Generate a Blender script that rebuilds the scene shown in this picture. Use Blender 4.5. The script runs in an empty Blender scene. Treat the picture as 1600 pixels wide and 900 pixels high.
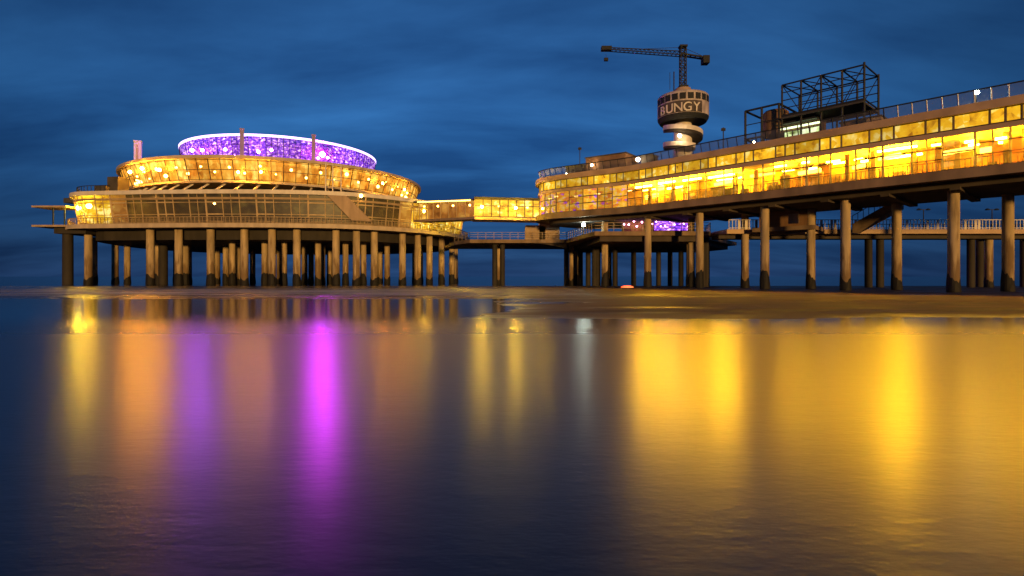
import bpy, bmesh, math, random
from mathutils import Vector, noise
R = math.radians
rnd = random.Random(7)
S = bpy.context.scene
COL = S.collection

# ------------------------------------------------------------------ camera, sky, sun, exposure
F, HX, HY, EYE = 850.0, 800.0, 432.0, 1.5          # focal length and horizon, in pixels of the 1600 px photo
cam = bpy.data.objects.new('camera', bpy.data.cameras.new('camera'))
COL.objects.link(cam)
cam.location = (0, 0, EYE)
cam.rotation_euler = (R(90), 0, 0)
cam.data.sensor_width = 36
cam.data.lens = F / 1600 * 36
cam.data.shift_y = -(450 - HY) / 1600
cam.data.clip_end = 30000
S.camera = cam

SUN_EL, SUN_AZ = R(2.2), R(165)                      # low warm light from behind the camera
SUN_STRENGTH, SKY_STRENGTH = 2.7, 0.125
world = bpy.data.worlds.new('World'); S.world = world
world.use_nodes = True
def ramp(N, stops):
    r = N.new('ShaderNodeValToRGB'); e = r.color_ramp.elements
    while len(e) < len(stops): e.new(0.5)
    for i, (p, c) in enumerate(stops):
        e[i].position = p; e[i].color = (c + (1,)) if len(c) == 3 else c
    return r
def build_sky():
    nt = world.node_tree; N = nt.nodes; L = nt.links
    bg = N['Background']
    sky = N.new('ShaderNodeTexSky'); sky.sky_type = 'NISHITA'; sky.sun_disc = False
    sky.sun_elevation = SUN_EL; sky.sun_rotation = SUN_AZ
    sky.ozone_density = 4.0; sky.dust_density = 0.3; sky.air_density = 1.0
    tint = N.new('ShaderNodeMix'); tint.data_type = 'RGBA'; tint.blend_type = 'MULTIPLY'
    tint.inputs[0].default_value = 1.0
    L.new(sky.outputs[0], tint.inputs[6]); tint.inputs[7].default_value = (0.20, 0.50, 1.0, 1)
    tw = N.new('ShaderNodeMix'); tw.data_type = 'RGBA'; tw.inputs[0].default_value = 0.8      # even twilight blue of the high haze
    L.new(tint.outputs[2], tw.inputs[6]); tw.inputs[7].default_value = (0.115, 0.58, 1.80, 1)
    tc = N.new('ShaderNodeTexCoord')
    # cloud streaks live on a layer overhead: direction / height
    sep = N.new('ShaderNodeSeparateXYZ'); L.new(tc.outputs['Generated'], sep.inputs[0])
    add = N.new('ShaderNodeMath'); add.operation = 'ADD'; add.inputs[1].default_value = 0.22
    ab = N.new('ShaderNodeMath'); ab.operation = 'ABSOLUTE'; L.new(sep.outputs[2], ab.inputs[0]); L.new(ab.outputs[0], add.inputs[0])
    dx = N.new('ShaderNodeMath'); dx.operation = 'DIVIDE'; L.new(sep.outputs[0], dx.inputs[0]); L.new(add.outputs[0], dx.inputs[1])
    dy = N.new('ShaderNodeMath'); dy.operation = 'DIVIDE'; L.new(sep.outputs[1], dy.inputs[0]); L.new(add.outputs[0], dy.inputs[1])
    cmb = N.new('ShaderNodeCombineXYZ'); L.new(dx.outputs[0], cmb.inputs[0]); L.new(dy.outputs[0], cmb.inputs[1])
    mp = N.new('ShaderNodeMapping'); mp.inputs['Scale'].default_value = (0.62, 1.75, 1); mp.inputs['Rotation'].default_value = (0, 0, R(-14))
    mp.inputs['Location'].default_value = (0.3, 0.9, 0)
    L.new(cmb.outputs[0], mp.inputs[0])
    n1 = N.new('ShaderNodeTexNoise'); n1.inputs['Scale'].default_value = 1.35; n1.inputs['Detail'].default_value = 7; n1.inputs['Roughness'].default_value = 0.54; n1.inputs['Distortion'].default_value = 0.25
    L.new(mp.outputs[0], n1.inputs['Vector'])
    r1 = N.new('ShaderNodeValToRGB')
    r1.color_ramp.elements[0].position = 0.34; r1.color_ramp.elements[0].color = (0.80, 0.78, 0.80, 1)
    r1.color_ramp.elements[1].position = 0.68; r1.color_ramp.elements[1].color = (2.15, 1.85, 1.6, 1)
    L.new(n1.outputs['Fac'], r1.inputs[0])
    cm = N.new('ShaderNodeMix'); cm.data_type = 'RGBA'; cm.blend_type = 'MULTIPLY'; cm.inputs[0].default_value = 1
    L.new(tw.outputs[2], cm.inputs[6]); L.new(r1.outputs[0], cm.inputs[7])
    hr_ = ramp(N, [(0.0, (0.62, 0.50, 0.55)), (0.10, (0.70, 0.68, 0.72)), (0.24, (1.15, 1.22, 1.18)), (0.36, (1.2, 1.2, 1.15)), (0.52, (0.72, 0.72, 0.76)), (1.0, (0.42, 0.42, 0.5))])
    L.new(ab.outputs[0], hr_.inputs[0])
    c2 = N.new('ShaderNodeMix'); c2.data_type = 'RGBA'; c2.blend_type = 'MULTIPLY'; c2.inputs[0].default_value = 1
    L.new(cm.outputs[2], c2.inputs[6]); L.new(hr_.outputs[0], c2.inputs[7])
    dt = N.new('ShaderNodeVectorMath'); dt.operation = 'DOT_PRODUCT'; L.new(tc.outputs['Generated'], dt.inputs[0]); dt.inputs[1].default_value = (-0.06, 0.998, 0)
    ar = N.new('ShaderNodeMapRange'); ar.inputs['From Min'].default_value = 0.68; ar.inputs['From Max'].default_value = 0.95; ar.inputs['To Min'].default_value = 0.66; ar.inputs['To Max'].default_value = 1.12
    L.new(dt.outputs['Value'], ar.inputs['Value'])
    c3 = N.new('ShaderNodeVectorMath'); c3.operation = 'SCALE'; L.new(c2.outputs[2], c3.inputs[0]); L.new(ar.outputs[0], c3.inputs['Scale'])
    L.new(c3.outputs[0], bg.inputs['Color'])
    bg.inputs['Strength'].default_value = SKY_STRENGTH
build_sky()
sun = bpy.data.objects.new('sun', bpy.data.lights.new('sun', 'SUN')); COL.objects.link(sun)
sun.data.energy = SUN_STRENGTH; sun.data.angle = R(2); sun.data.color = (1.0, 0.55, 0.15)
to_sun = Vector((math.sin(SUN_AZ) * math.cos(SUN_EL), math.cos(SUN_AZ) * math.cos(SUN_EL), math.sin(SUN_EL)))
sun.rotation_euler = to_sun.to_track_quat('Z', 'Y').to_euler()
S.view_settings.view_transform = 'Standard'; S.view_settings.look = 'None'
S.view_settings.exposure = 0; S.view_settings.gamma = 1
S.cycles.use_denoising = True
S.cycles.max_bounces = 6; S.cycles.diffuse_bounces = 2; S.cycles.glossy_bounces = 3; S.cycles.transparent_max_bounces = 10
S.cycles.caustics_reflective = False; S.cycles.caustics_refractive = False
S.cycles.sample_clamp_indirect = 6

def at(px, py, Y):
    return Vector(((px - HX) * Y / F, Y, EYE + (HY - py) * Y / F))
def to_px(p):
    return HX + p[0] / p[1] * F, HY - (p[2] - EYE) / p[1] * F

# ------------------------------------------------------------------ materials
def new_mat(name):
    m = bpy.data.materials.new(name); m.use_nodes = True
    nt = m.node_tree
    return m, nt.nodes, nt.links, nt.nodes['Principled BSDF'], nt.nodes['Material Output']
def noise_node(N, L, scale, detail=5, vec_scale=(1, 1, 1), src='Position'):
    if src == 'Position':
        g = N.new('ShaderNodeNewGeometry'); out = g.outputs['Position']
    else:
        g = N.new('ShaderNodeTexCoord'); out = g.outputs['Object']
    mp = N.new('ShaderNodeMapping'); mp.inputs['Scale'].default_value = vec_scale
    L.new(out, mp.inputs[0])
    n = N.new('ShaderNodeTexNoise'); n.inputs['Scale'].default_value = scale; n.inputs['Detail'].default_value = detail
    L.new(mp.outputs[0], n.inputs['Vector'])
    return n, mp
def solid(name, c, rough=0.7, var=0.3, scale=1.2, vs=(1, 1, 0.3), metal=0.0):
    m, N, L, B, O = new_mat(name)
    n, _ = noise_node(N, L, scale, 6, vs)
    lo = tuple(x * (1 - var) for x in c); hi = tuple(min(1, x * (1 + var * 0.6)) for x in c)
    r = ramp(N, [(0.3, lo), (0.7, hi)]); L.new(n.outputs['Fac'], r.inputs[0])
    L.new(r.outputs[0], B.inputs['Base Color'])
    B.inputs['Roughness'].default_value = rough; B.inputs['Metallic'].default_value = metal
    bp = N.new('ShaderNodeBump'); bp.inputs['Strength'].default_value = 0.15; bp.inputs['Distance'].default_value = 0.05
    L.new(n.outputs['Fac'], bp.inputs['Height']); L.new(bp.outputs[0], B.inputs['Normal'])
    return m
def lamp_mat(name, c, k):
    m, N, L, B, O = new_mat(name)
    B.inputs['Base Color'].default_value = (0.8, 0.8, 0.8, 1)
    B.inputs['Emission Color'].default_value = c + (1,); B.inputs['Emission Strength'].default_value = k
    return m
def pane_mat(name, stops, k, clear=0.45, scale=0.5, vs=(1, 1, 1.6), tint=(0.9, 0.8, 0.6), gloss=0.06):
    """lit glass: part of the room light is emitted by the pane itself, the rest is seen through it"""
    m, N, L, B, O = new_mat(name); N.remove(B)
    n, mp = noise_node(N, L, scale, 4, vs)
    v = N.new('ShaderNodeTexVoronoi'); v.inputs['Scale'].default_value = scale * 2.2; L.new(mp.outputs[0], v.inputs['Vector'])
    mx = N.new('ShaderNodeMath'); mx.operation = 'MULTIPLY_ADD'; mx.inputs[1].default_value = 0.35
    L.new(v.outputs['Color'], mx.inputs[0])
    sb = N.new('ShaderNodeMath'); sb.operation = 'SUBTRACT'; sb.inputs[1].default_value = 0.17; L.new(n.outputs['Fac'], sb.inputs[0]); L.new(sb.outputs[0], mx.inputs[2])
    r = ramp(N, stops); L.new(mx.outputs[0], r.inputs[0])
    em = N.new('ShaderNodeEmission'); L.new(r.outputs[0], em.inputs['Color'])  # light of the room put into the pane as patterned emission
    oi = N.new('ShaderNodeObjectInfo'); mr = N.new('ShaderNodeMapRange'); mr.inputs['To Min'].default_value = k * 0.6; mr.inputs['To Max'].default_value = k * 1.4
    L.new(oi.outputs['Random'], mr.inputs['Value']); L.new(mr.outputs[0], em.inputs['Strength'])
    tr = N.new('ShaderNodeBsdfTransparent'); tr.inputs[0].default_value = tint + (1,)
    gl = N.new('ShaderNodeBsdfGlossy'); gl.inputs['Roughness'].default_value = 0.5; gl.inputs['Color'].default_value = (0.8, 0.8, 0.8, 1)
    a = N.new('ShaderNodeMixShader'); a.inputs[0].default_value = clear; L.new(em.outputs[0], a.inputs[1]); L.new(tr.outputs[0], a.inputs[2])
    b = N.new('ShaderNodeMixShader'); b.inputs[0].default_value = gloss; L.new(a.outputs[0], b.inputs[1]); L.new(gl.outputs[0], b.inputs[2])
    L.new(b.outputs[0], O.inputs['Surface'])
    return m

M = {}
def stained(name, c):
    m = solid(name, c, 0.85, 0.4, 1.3, (1, 1, 0.18)); nt = m.node_tree; N, L = nt.nodes, nt.links; B = N['Principled BSDF']
    src = B.inputs['Base Color'].links[0].from_socket
    g = N.new('ShaderNodeNewGeometry'); sp = N.new('ShaderNodeSeparateXYZ'); L.new(g.outputs['Position'], sp.inputs[0])
    n, _ = noise_node(N, L, 1.0, 5, (2.4, 2.4, 0.35))
    # run-off and tide stains with ragged edges
    h = N.new('ShaderNodeMapRange'); h.inputs['From Min'].default_value = 1.2; h.inputs['From Max'].default_value = 5.5; h.inputs['To Min'].default_value = 0.26; h.inputs['To Max'].default_value = -0.06
    L.new(sp.outputs[2], h.inputs['Value'])
    a = N.new('ShaderNodeMath'); a.operation = 'ADD'; L.new(n.outputs['Fac'], a.inputs[0]); L.new(h.outputs[0], a.inputs[1])
    r = ramp(N, [(0.50, (0, 0, 0)), (0.68, (1, 1, 1))]); L.new(a.outputs[0], r.inputs[0])
    mx = N.new('ShaderNodeMix'); mx.data_type = 'RGBA'; L.new(r.outputs[0], mx.inputs[0]); L.new(src, mx.inputs[6]); mx.inputs[7].default_value = (c[0] * .42, c[1] * .36, c[2] * .3, 1)
    L.new(mx.outputs[2], B.inputs['Base Color'])
    return m
M['concrete'] = stained('weathered_concrete', (0.47, 0.36, 0.22))
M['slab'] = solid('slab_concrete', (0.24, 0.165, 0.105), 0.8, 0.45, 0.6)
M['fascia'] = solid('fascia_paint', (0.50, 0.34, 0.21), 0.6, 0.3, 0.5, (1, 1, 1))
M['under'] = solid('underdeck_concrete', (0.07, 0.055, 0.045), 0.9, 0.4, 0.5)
M['growth'] = solid('marine_growth', (0.006, 0.005, 0.0045), 0.75, 0.6, 6, (1, 1, 1))
M['darkpile'] = solid('dark_pile', (0.03, 0.025, 0.022), 0.8, 0.4, 1)
M['steel'] = solid('dark_steel', (0.010, 0.013, 0.018), 0.75, 0.3, 2, (1, 1, 1), 0.0)
M['white'] = solid('white_paint', (0.70, 0.64, 0.58), 0.55, 0.18, 0.8)
M['drum_paint'] = solid('weathered_drum_paint', (0.50, 0.43, 0.44), 0.6, 0.45, 0.9, (1, 1, 0.4))
M['pylon_paint'] = solid('lilac_grey_paint', (0.30, 0.24, 0.34), 0.6, 0.3, 0.8)
M['frame_cream'] = solid('cream_frame', (0.55, 0.40, 0.22), 0.6, 0.25, 1)
M['band_paint'] = solid('dull_brown_band', (0.075, 0.06, 0.062), 0.7, 0.6, 1.2, (1, 1, 0.5))
M['cream'] = solid('cream_paint', (0.52, 0.42, 0.31), 0.6, 0.25, 0.8)
M['mullion'] = solid('bronze_mullion', (0.045, 0.022, 0.010), 0.5, 0.3, 1)
M['frame_tan'] = solid('tan_frame', (0.38, 0.27, 0.15), 0.6, 0.25, 1)
M['roof'] = solid('roof_felt', (0.06, 0.055, 0.055), 0.9, 0.4, 0.4, (1, 1, 1))
M['interior'] = solid('interior_wall', (0.16, 0.055, 0.012), 0.8, 0.7, 0.5, (1, 1, 1))
M['interior_dark'] = solid('interior_dark_wall', (0.20, 0.11, 0.05), 0.8, 0.6, 0.3, (1, 1, 1))
M['timber'] = solid('brown_timber', (0.22, 0.12, 0.06), 0.75, 0.35, 1)
M['tan'] = solid('tan_board', (0.42, 0.30, 0.20), 0.7, 0.25, 1)
WARM = (1.0, 0.50, 0.06)
M['pane_hot'] = pane_mat('pane_bright_yellow', [(0.20, (0.40, 0.12, 0.003)), (0.42, (0.85, 0.42, 0.008)), (0.60, (1.0, 0.6, 0.03)), (0.72, (1.6, 1.1, 0.3))], 0.8, 0.85, 0.7)
M['pane_gold'] = pane_mat('pane_gold', [(0.20, (0.30, 0.06, 0.002)), (0.45, (0.75, 0.27, 0.006)), (0.60, (0.95, 0.50, 0.01)), (0.75, (1.2, 0.8, 0.1))], 0.9, 0.8, 0.6)
M['pane_pink'] = pane_mat('pane_pink_violet', [(0.22, (0.28, 0.04, 0.8)), (0.34, (0.8, 0.16, 0.02)), (0.50, (1.0, 0.45, 0.02)), (0.62, (1.0, 0.6, 0.06)), (0.74, (0.55, 0.12, 0.9))], 0.95, 0.22, 0.8)
M['pane_upper'] = pane_mat('pane_upper_floor', [(0.22, (0.35, 0.12, 0.004)), (0.42, (0.85, 0.40, 0.01)), (0.58, (0.95, 0.52, 0.015)), (0.72, (1.1, 0.8, 0.2))], 1.45, 0.35, 1.1, (1, 1, 0.8))
M['pane_amber'] = pane_mat('pane_amber', [(0.20, (0.20, 0.05, 0.006)), (0.5, (0.62, 0.22, 0.03)), (0.75, (0.95, 0.5, 0.09))], 0.85, 0.42, 0.35)
M['pane_mid'] = pane_mat('pane_middle_tier', [(0.22, (0.25, 0.06, 0.004)), (0.45, (0.80, 0.30, 0.02)), (0.6, (0.95, 0.5, 0.06)), (0.76, (1.4, 0.9, 0.2))], 1.6, 0.45, 0.7, (1, 1, 0.45))
M['pane_lit'] = pane_mat('pane_bright_lit', [(0.22, (0.35, 0.12, 0.004)), (0.42, (0.9, 0.45, 0.012)), (0.58, (1.0, 0.6, 0.03)), (0.72, (1.5, 1.1, 0.3))], 1.5, 0.35, 0.7)
M['pane_dim'] = pane_mat('pane_dim_glass', [(0.25, (0.012, 0.007, 0.004)), (0.5, (0.11, 0.055, 0.015)), (0.75, (0.40, 0.24, 0.04))], 0.42, 0.6, 0.5, (1, 1, 1.5), (0.7, 0.6, 0.5), 0.10)
M['pane_violet'] = pane_mat('pane_violet', [(0.25, (0.02, 0.004, 0.14)), (0.42, (0.16, 0.025, 0.75)), (0.55, (0.34, 0.07, 1.0)), (0.66, (0.95, 0.35, 1.0)), (0.72, (1.6, 1.0, 1.6))], 1.7, 0.25, 1.5, gloss=0.015)
M['rail_glass'] = pane_mat('rail_glass', [(0.2, (0.05, 0.05, 0.07)), (0.8, (0.08, 0.07, 0.09))], 0.0, 0.85, 0.5, (1, 1, 1), (0.9, 0.9, 0.9), 0.25)
M['strip'] = lamp_mat('ceiling_strip_light', (1.0, 0.57, 0.018), 470)
M['strip_soft'] = lamp_mat('soft_strip_light', (1.0, 0.55, 0.018), 230)
M['ramp_strip'] = lamp_mat('ramp_strip_light', (1.0, 0.60, 0.10), 7)
M['bulb_orange'] = lamp_mat('hot_orange_lamp', (1.0, 0.36, 0.02), 700)
M['violet_hot'] = lamp_mat('violet_hot_lamp', (0.48, 0.06, 1.0), 620)
M['light_panel'] = lamp_mat('glowing_light_panel', (1.0, 0.62, 0.08), 7)
M['strip_dim'] = lamp_mat('dim_strip_light', (1.0, 0.6, 0.2), 14)
M['bulb'] = lamp_mat('warm_bulb', (1.0, 0.52, 0.10), 60)
M['bulb_hot'] = lamp_mat('hot_yellow_lamp', (1.0, 0.60, 0.03), 700)
M['violet_flood'] = lamp_mat('violet_flood', (0.70, 0.022, 0.95), 1300)
M['violet_lamp'] = lamp_mat('violet_lamp', (0.75, 0.18, 1.0), 80)
M['violet_led'] = lamp_mat('violet_led_rim', (0.62, 0.42, 1.0), 3.2)
M['white_lamp'] = lamp_mat('cool_white_lamp', (0.85, 1.0, 0.85), 130)
M['spot_warm'] = lamp_mat('warm_spot', (1.0, 0.72, 0.38), 90)
M['kiosk_light'] = lamp_mat('kiosk_light', (0.85, 1.0, 0.50), 4.0)
M['red_glow'] = lamp_mat('red_orange_glow', (1.0, 0.07, 0.002), 2.6)

# ------------------------------------------------------------------ mesh helpers
class MB:
    def __init__(self): self.v = []; self.f = []
    def add(self, vs, fs):
        o = len(self.v); self.v += [tuple(x) for x in vs]; self.f += [tuple(i + o for i in f) for f in fs]
    def hexa(self, b, t):          # four bottom and four top points, counterclockwise from above
        self.add(list(b) + list(t), [(3, 2, 1, 0), (4, 5, 6, 7), (0, 1, 5, 4), (1, 2, 6, 5), (2, 3, 7, 6), (3, 0, 4, 7)])
    def box(self, c, s, ux=(1, 0)):
        ux = Vector((ux[0], ux[1])).normalized(); uy = Vector((-ux[1], ux[0]))
        a, b, h = s[0] / 2, s[1] / 2, s[2] / 2
        P = [(c[0] + ux[0] * i * a + uy[0] * j * b, c[1] + ux[1] * i * a + uy[1] * j * b) for i, j in ((-1, -1), (1, -1), (1, 1), (-1, 1))]
        self.hexa([(x, y, c[2] - h) for x, y in P], [(x, y, c[2] + h) for x, y in P])
    def bar(self, p, q, w, h=None):
        p = Vector(p); q = Vector(q); d = (q - p).normalized(); h = h or w
        up = Vector((0, 0, 1)) if abs(d.z) < 0.95 else Vector((0, 1, 0))
        a = d.cross(up).normalized() * (w / 2); b = a.cross(d).normalized() * (h / 2)
        self.hexa([p - a - b, p + a - b, q + a - b, q - a - b], [p - a + b, p + a + b, q + a + b, q - a + b])
    def lathe(self, c, prof, n=20, cap=True, ang=(0, 2 * math.pi)):
        full = abs(ang[1] - ang[0] - 2 * math.pi) < 1e-6
        k = n if full else n + 1; vs = []
        for r, z in prof:
            for i in range(k):
                a = ang[0] + (ang[1] - ang[0]) * i / n
                vs.append((c[0] + r * math.cos(a), c[1] + r * math.sin(a), c[2] + z))
        fs = []
        for j in range(len(prof) - 1):
            for i in range(n):
                i2 = (i + 1) % k
                fs.append((j * k + i, j * k + i2, (j + 1) * k + i2, (j + 1) * k + i))
        if cap and full:
            fs.append(tuple(reversed(range(k)))); fs.append(tuple((len(prof) - 1) * k + i for i in range(k)))
        self.add(vs, fs)
    def ball(self, c, r, n=10, squash=1.0):
        self.lathe(c, [(max(0.02 * r, r * math.cos(t)), r * squash * math.sin(t)) for t in [math.pi * (i / 6 - 0.5) for i in range(7)]], n)
    def prism(self, pts, z0, z1, pts_top=None):
        n = len(pts); t = pts_top or pts
        self.add([(p[0], p[1], z0) for p in pts] + [(p[0], p[1], z1) for p in t],
                 [tuple(reversed(range(n))), tuple(range(n, 2 * n))] + [(i, (i + 1) % n, n + (i + 1) % n, n + i) for i in range(n)])
    def wall(self, a, b, z0, z1, th, a_top=None, b_top=None):   # a thick panel a->b; the outer face is on the right of a->b
        a = Vector(a[:2]); b = Vector(b[:2]); at_ = Vector((a_top or a)[:2]); bt_ = Vector((b_top or b)[:2])
        d = (b - a).normalized(); n = Vector((-d[1], d[0])) * th
        self.hexa([(a[0], a[1], z0), (b[0], b[1], z0), (b[0] + n[0], b[1] + n[1], z0), (a[0] + n[0], a[1] + n[1], z0)],
                  [(at_[0], at_[1], z1), (bt_[0], bt_[1], z1), (bt_[0] + n[0], bt_[1] + n[1], z1), (at_[0] + n[0], at_[1] + n[1], z1)])
    def build(self, name, mat, parent=None, smooth=False, root=None):
        me = bpy.data.meshes.new(name)
        off = Vector(root.location) if root is not None else Vector((0, 0, 0))
        me.from_pydata([tuple(Vector(v) - off) for v in self.v], [], self.f)
        bm = bmesh.new(); bm.from_mesh(me); bmesh.ops.recalc_face_normals(bm, faces=bm.faces); bm.to_mesh(me); bm.free()
        me.materials.append(M[mat] if isinstance(mat, str) else mat)
        if smooth:
            me.shade_smooth()
            try: me.set_sharp_from_angle(angle=R(40))
            except Exception: pass
        me.update()
        o = bpy.data.objects.new(name, me); COL.objects.link(o)
        if parent is not None: o.parent = parent
        return o
def thing(name, label, cat, loc, group=None):
    o = bpy.data.objects.new(name, None); COL.objects.link(o); o.location = loc
    o.empty_display_size = 0.5
    o['label'] = label; o['category'] = cat
    if group: o['group'] = group
    return o
def struct(o): o['kind'] = 'structure'; return o
def part(mb, name, mat, root, parent=None, smooth=False):
    return mb.build(name, mat, parent or root, smooth, root)
def dup(o, parent, loc):
    c = o.copy(); COL.objects.link(c); c.parent = parent; c.location = loc
    for ch in o.children:
        d = ch.copy(); COL.objects.link(d); d.parent = c
    return c

def smooth_path(pts, closed=False, step=0.5):
    """Catmull-Rom through pts, resampled evenly"""
    P = [Vector(p) for p in pts]; n = len(P); out = []
    segs = n if closed else n - 1
    for i in range(segs):
        p0 = P[(i - 1) % n] if closed else P[max(i - 1, 0)]
        p1 = P[i]; p2 = P[(i + 1) % n]; p3 = P[(i + 2) % n] if closed else P[min(i + 2, n - 1)]
        for k in range(12):
            t = k / 12
            out.append(0.5 * ((2 * p1) + (p2 - p0) * t + (2 * p0 - 5 * p1 + 4 * p2 - p3) * t * t + (3 * p1 - p0 - 3 * p2 + p3) * t ** 3))
    out.append(P[0].copy() if closed else P[-1].copy())
    return Path(out, closed)
class Path:
    def __init__(self, pts, closed):
        self.p = pts; self.closed = closed; self.s = [0.0]
        for a, b in zip(pts, pts[1:]): self.s.append(self.s[-1] + (b - a).length)
        self.len = self.s[-1]
    def pos(self, s):
        if self.closed: s %= self.len
        s = min(max(s, 0), self.len)
        lo, hi = 0, len(self.s) - 1
        while hi - lo > 1:
            m = (lo + hi) // 2
            if self.s[m] <= s: lo = m
            else: hi = m
        d = self.s[hi] - self.s[lo]; t = (s - self.s[lo]) / d if d > 1e-9 else 0
        return self.p[lo].lerp(self.p[hi], t)
    def tan(self, s):
        e = 0.4
        a, b = (self.pos(s - e), self.pos(s + e)) if self.closed else (self.pos(max(s - e, 0)), self.pos(min(s + e, self.len)))
        return (b - a).normalized()
    def off(self, s, t):           # t > 0 is to the left of the direction of travel
        d = self.tan(s); p = self.pos(s)
        return Vector((p[0] - d[1] * t, p[1] + d[0] * t))
    def ring(self, t=0, n=96, s0=0, s1=None):
        s1 = self.len if s1 is None else s1
        k = n if self.closed and s1 == self.len and s0 == 0 else n + 1
        return [self.off(s0 + (s1 - s0) * i / n, t) for i in range(k)]
def band(mb, path, s0, s1, t0, t1, z0, z1, n):
    """a ribbon with thickness along the path between offsets t0 and t1"""
    A = path.ring(t0, n, s0, s1); B = path.ring(t1, n, s0, s1); k = len(A); vs = []
    for a, b in zip(A, B): vs += [(a[0], a[1], z0), (b[0], b[1], z0), (b[0], b[1], z1), (a[0], a[1], z1)]
    fs = []
    for i in range(k if len(A) == n else k - 1):
        j = (i + 1) % k
        for q in range(4): fs.append((4 * i + q, 4 * i + (q + 1) % 4, 4 * j + (q + 1) % 4, 4 * j + q))
    if len(A) != n: fs += [(0, 1, 2, 3), tuple(4 * (k - 1) + q for q in (3, 2, 1, 0))]
    mb.add(vs, fs)

# ------------------------------------------------------------------ columns shared by the buildings
def ragged_shell(r, h, seed, n=18):
    mb = MB(); rr = random.Random(seed); prof = []
    lean = rr.uniform(0, 6.28)
    tops = [h * (1 + 0.36 * math.cos(i / n * 6.283 - lean) + rr.uniform(-.14, .14)) for i in range(n)]
    vs, fs = [], []
    for j, (q, f) in enumerate(((1.02, 0), (1.16, 0.25), (1.12, 0.6), (1.01, 1.0))):
        for i in range(n):
            a = i / n * 6.283; q2 = q + rr.uniform(-.04, .06) * (j < 3)
            vs.append((r * q2 * math.cos(a), r * q2 * math.sin(a), -0.3 + (tops[i] + 0.3) * f))
    for j in range(3):
        for i in range(n): fs.append((j * n + i, j * n + (i + 1) % n, (j + 1) * n + (i + 1) % n, (j + 1) * n + i))
    mb.add(vs, fs); return mb
def column_proto(parent, r, h, mat, grow, seed, loc):
    mb = MB(); mb.lathe((0, 0, 0), [(r, -0.3), (r * 0.985, h * 0.5), (r * 0.97, h)], 20)
    o = mb.build('column', mat, parent, True); o.location = loc
    if grow:
        g = ragged_shell(r, grow, seed).build('mussel_crust', 'growth', o, False)
    return o
class Columns:
    """columns of one kind: a few different ones are built, the rest are copies"""
    def __init__(self, root, r, h, mat, grow): self.a = (r, h, mat, grow); self.root = root; self.made = []
    def put(self, x, y):
        loc = Vector((x, y, 0)) - Vector(self.root.location)
        if len(self.made) < 4:
            r, h, mat, grow = self.a
            o = column_proto(self.root, r, h, mat, grow, len(self.made) + 3, loc); self.made.append(o)
        else:
            o = dup(rnd.choice(self.made), self.root, loc); o.rotation_euler.z = rnd.uniform(0, 0.9)
        return o

# ------------------------------------------------------------------ water, sand, foam
def build_water():
    m, N, L, B, O = new_mat('sea_water')
    g = N.new('ShaderNodeNewGeometry'); sp = N.new('ShaderNodeSeparateXYZ'); L.new(g.outputs['Position'], sp.inputs[0])
    # rougher where the waves run, calmer in the shallow pool in front of the piles
    rr = N.new('ShaderNodeMapRange'); rr.interpolation_type = 'SMOOTHSTEP'
    rr.inputs['From Min'].default_value = 13; rr.inputs['From Max'].default_value = 22
    rr.inputs['To Min'].default_value = 0.28; rr.inputs['To Max'].default_value = 0.14
    L.new(sp.outputs[1], rr.inputs['Value']); L.new(rr.outputs[0], B.inputs['Roughness'])
    B.inputs['Base Color'].default_value = (0.003, 0.011, 0.034, 1)
    B.inputs['IOR'].default_value = 1.52
    n1, _ = noise_node(N, L, 1.0, 3, (1.6, 4.2, 1)); n2, _ = noise_node(N, L, 1.0, 2, (8.0, 17.0, 1))
    ad = N.new('ShaderNodeMath'); ad.operation = 'MULTIPLY_ADD'; ad.inputs[1].default_value = 0.45
    L.new(n2.outputs['Fac'], ad.inputs[0]); L.new(n1.outputs['Fac'], ad.inputs[2])
    bp = N.new('ShaderNodeBump'); bp.inputs['Distance'].default_value = 0.05
    fd = N.new('ShaderNodeMapRange'); fd.inputs['From Min'].default_value = 2; fd.inputs['From Max'].default_value = 11
    fd.inputs['To Min'].default_value = 0.10; fd.inputs['To Max'].default_value = 0.012
    L.new(sp.outputs[1], fd.inputs['Value']); L.new(fd.outputs[0], bp.inputs['Strength'])
    L.new(ad.outputs[0], bp.inputs['Height']); L.new(bp.outputs[0], B.inputs['Normal'])
    mb = MB(); mb.add([(-9000, -60, 0), (9000, -60, 0), (9000, 16000, 0), (-9000, 16000, 0)], [(0, 1, 2, 3)])
    struct(mb.build('sea_water', m))
build_water()
def ground_px(px, py):
    Y = F * EYE / (py - HY); return Vector(((px - HX) * Y / F, Y))
def sand_height(x, y):
    n = noise.noise(Vector((x * 0.11, y * 0.2, 1.7))) * 0.6 + noise.noise(Vector((x * 0.35, y * 0.8, 4.2))) * 0.25
    # back bank, from the pool to under the piles
    b = min((y - 35.5 - 1.6 * n) / 8, (88 - y) / 10, 1.0)
    # tongue of sand that comes forward on the right
    t = min((y - 19.2 - 1.8 * n - 0.03 * (x - 14)) / 4.0, (x + 1.5 + 0.12 * (y - 20) * 0 + 3 * n) / 6.0, (70 - y) / 6, 1.0)
    h = max(b, t)
    # hollows that hold water
    for (cx, cy, rx, ry) in ((8.0, 25.4, 4.6, 1.7), (1.6, 31.0, 3.4, 1.9), (-1, 35.5, 9, 1.6), (22, 31, 7, 1.1), (4, 22.0, 5, 0.5), (30, 24, 8, 0.8), (13, 41, 8, 2.2), (34, 44, 10, 2.0)):
        d = ((x - cx) / rx) ** 2 + ((y - cy) / ry) ** 2 + n * 0.9
        if d < 1: h = min(h, -0.2 + 1.2 * d * d)
    return 0.11 * h + 0.012 * n - 0.01
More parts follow.
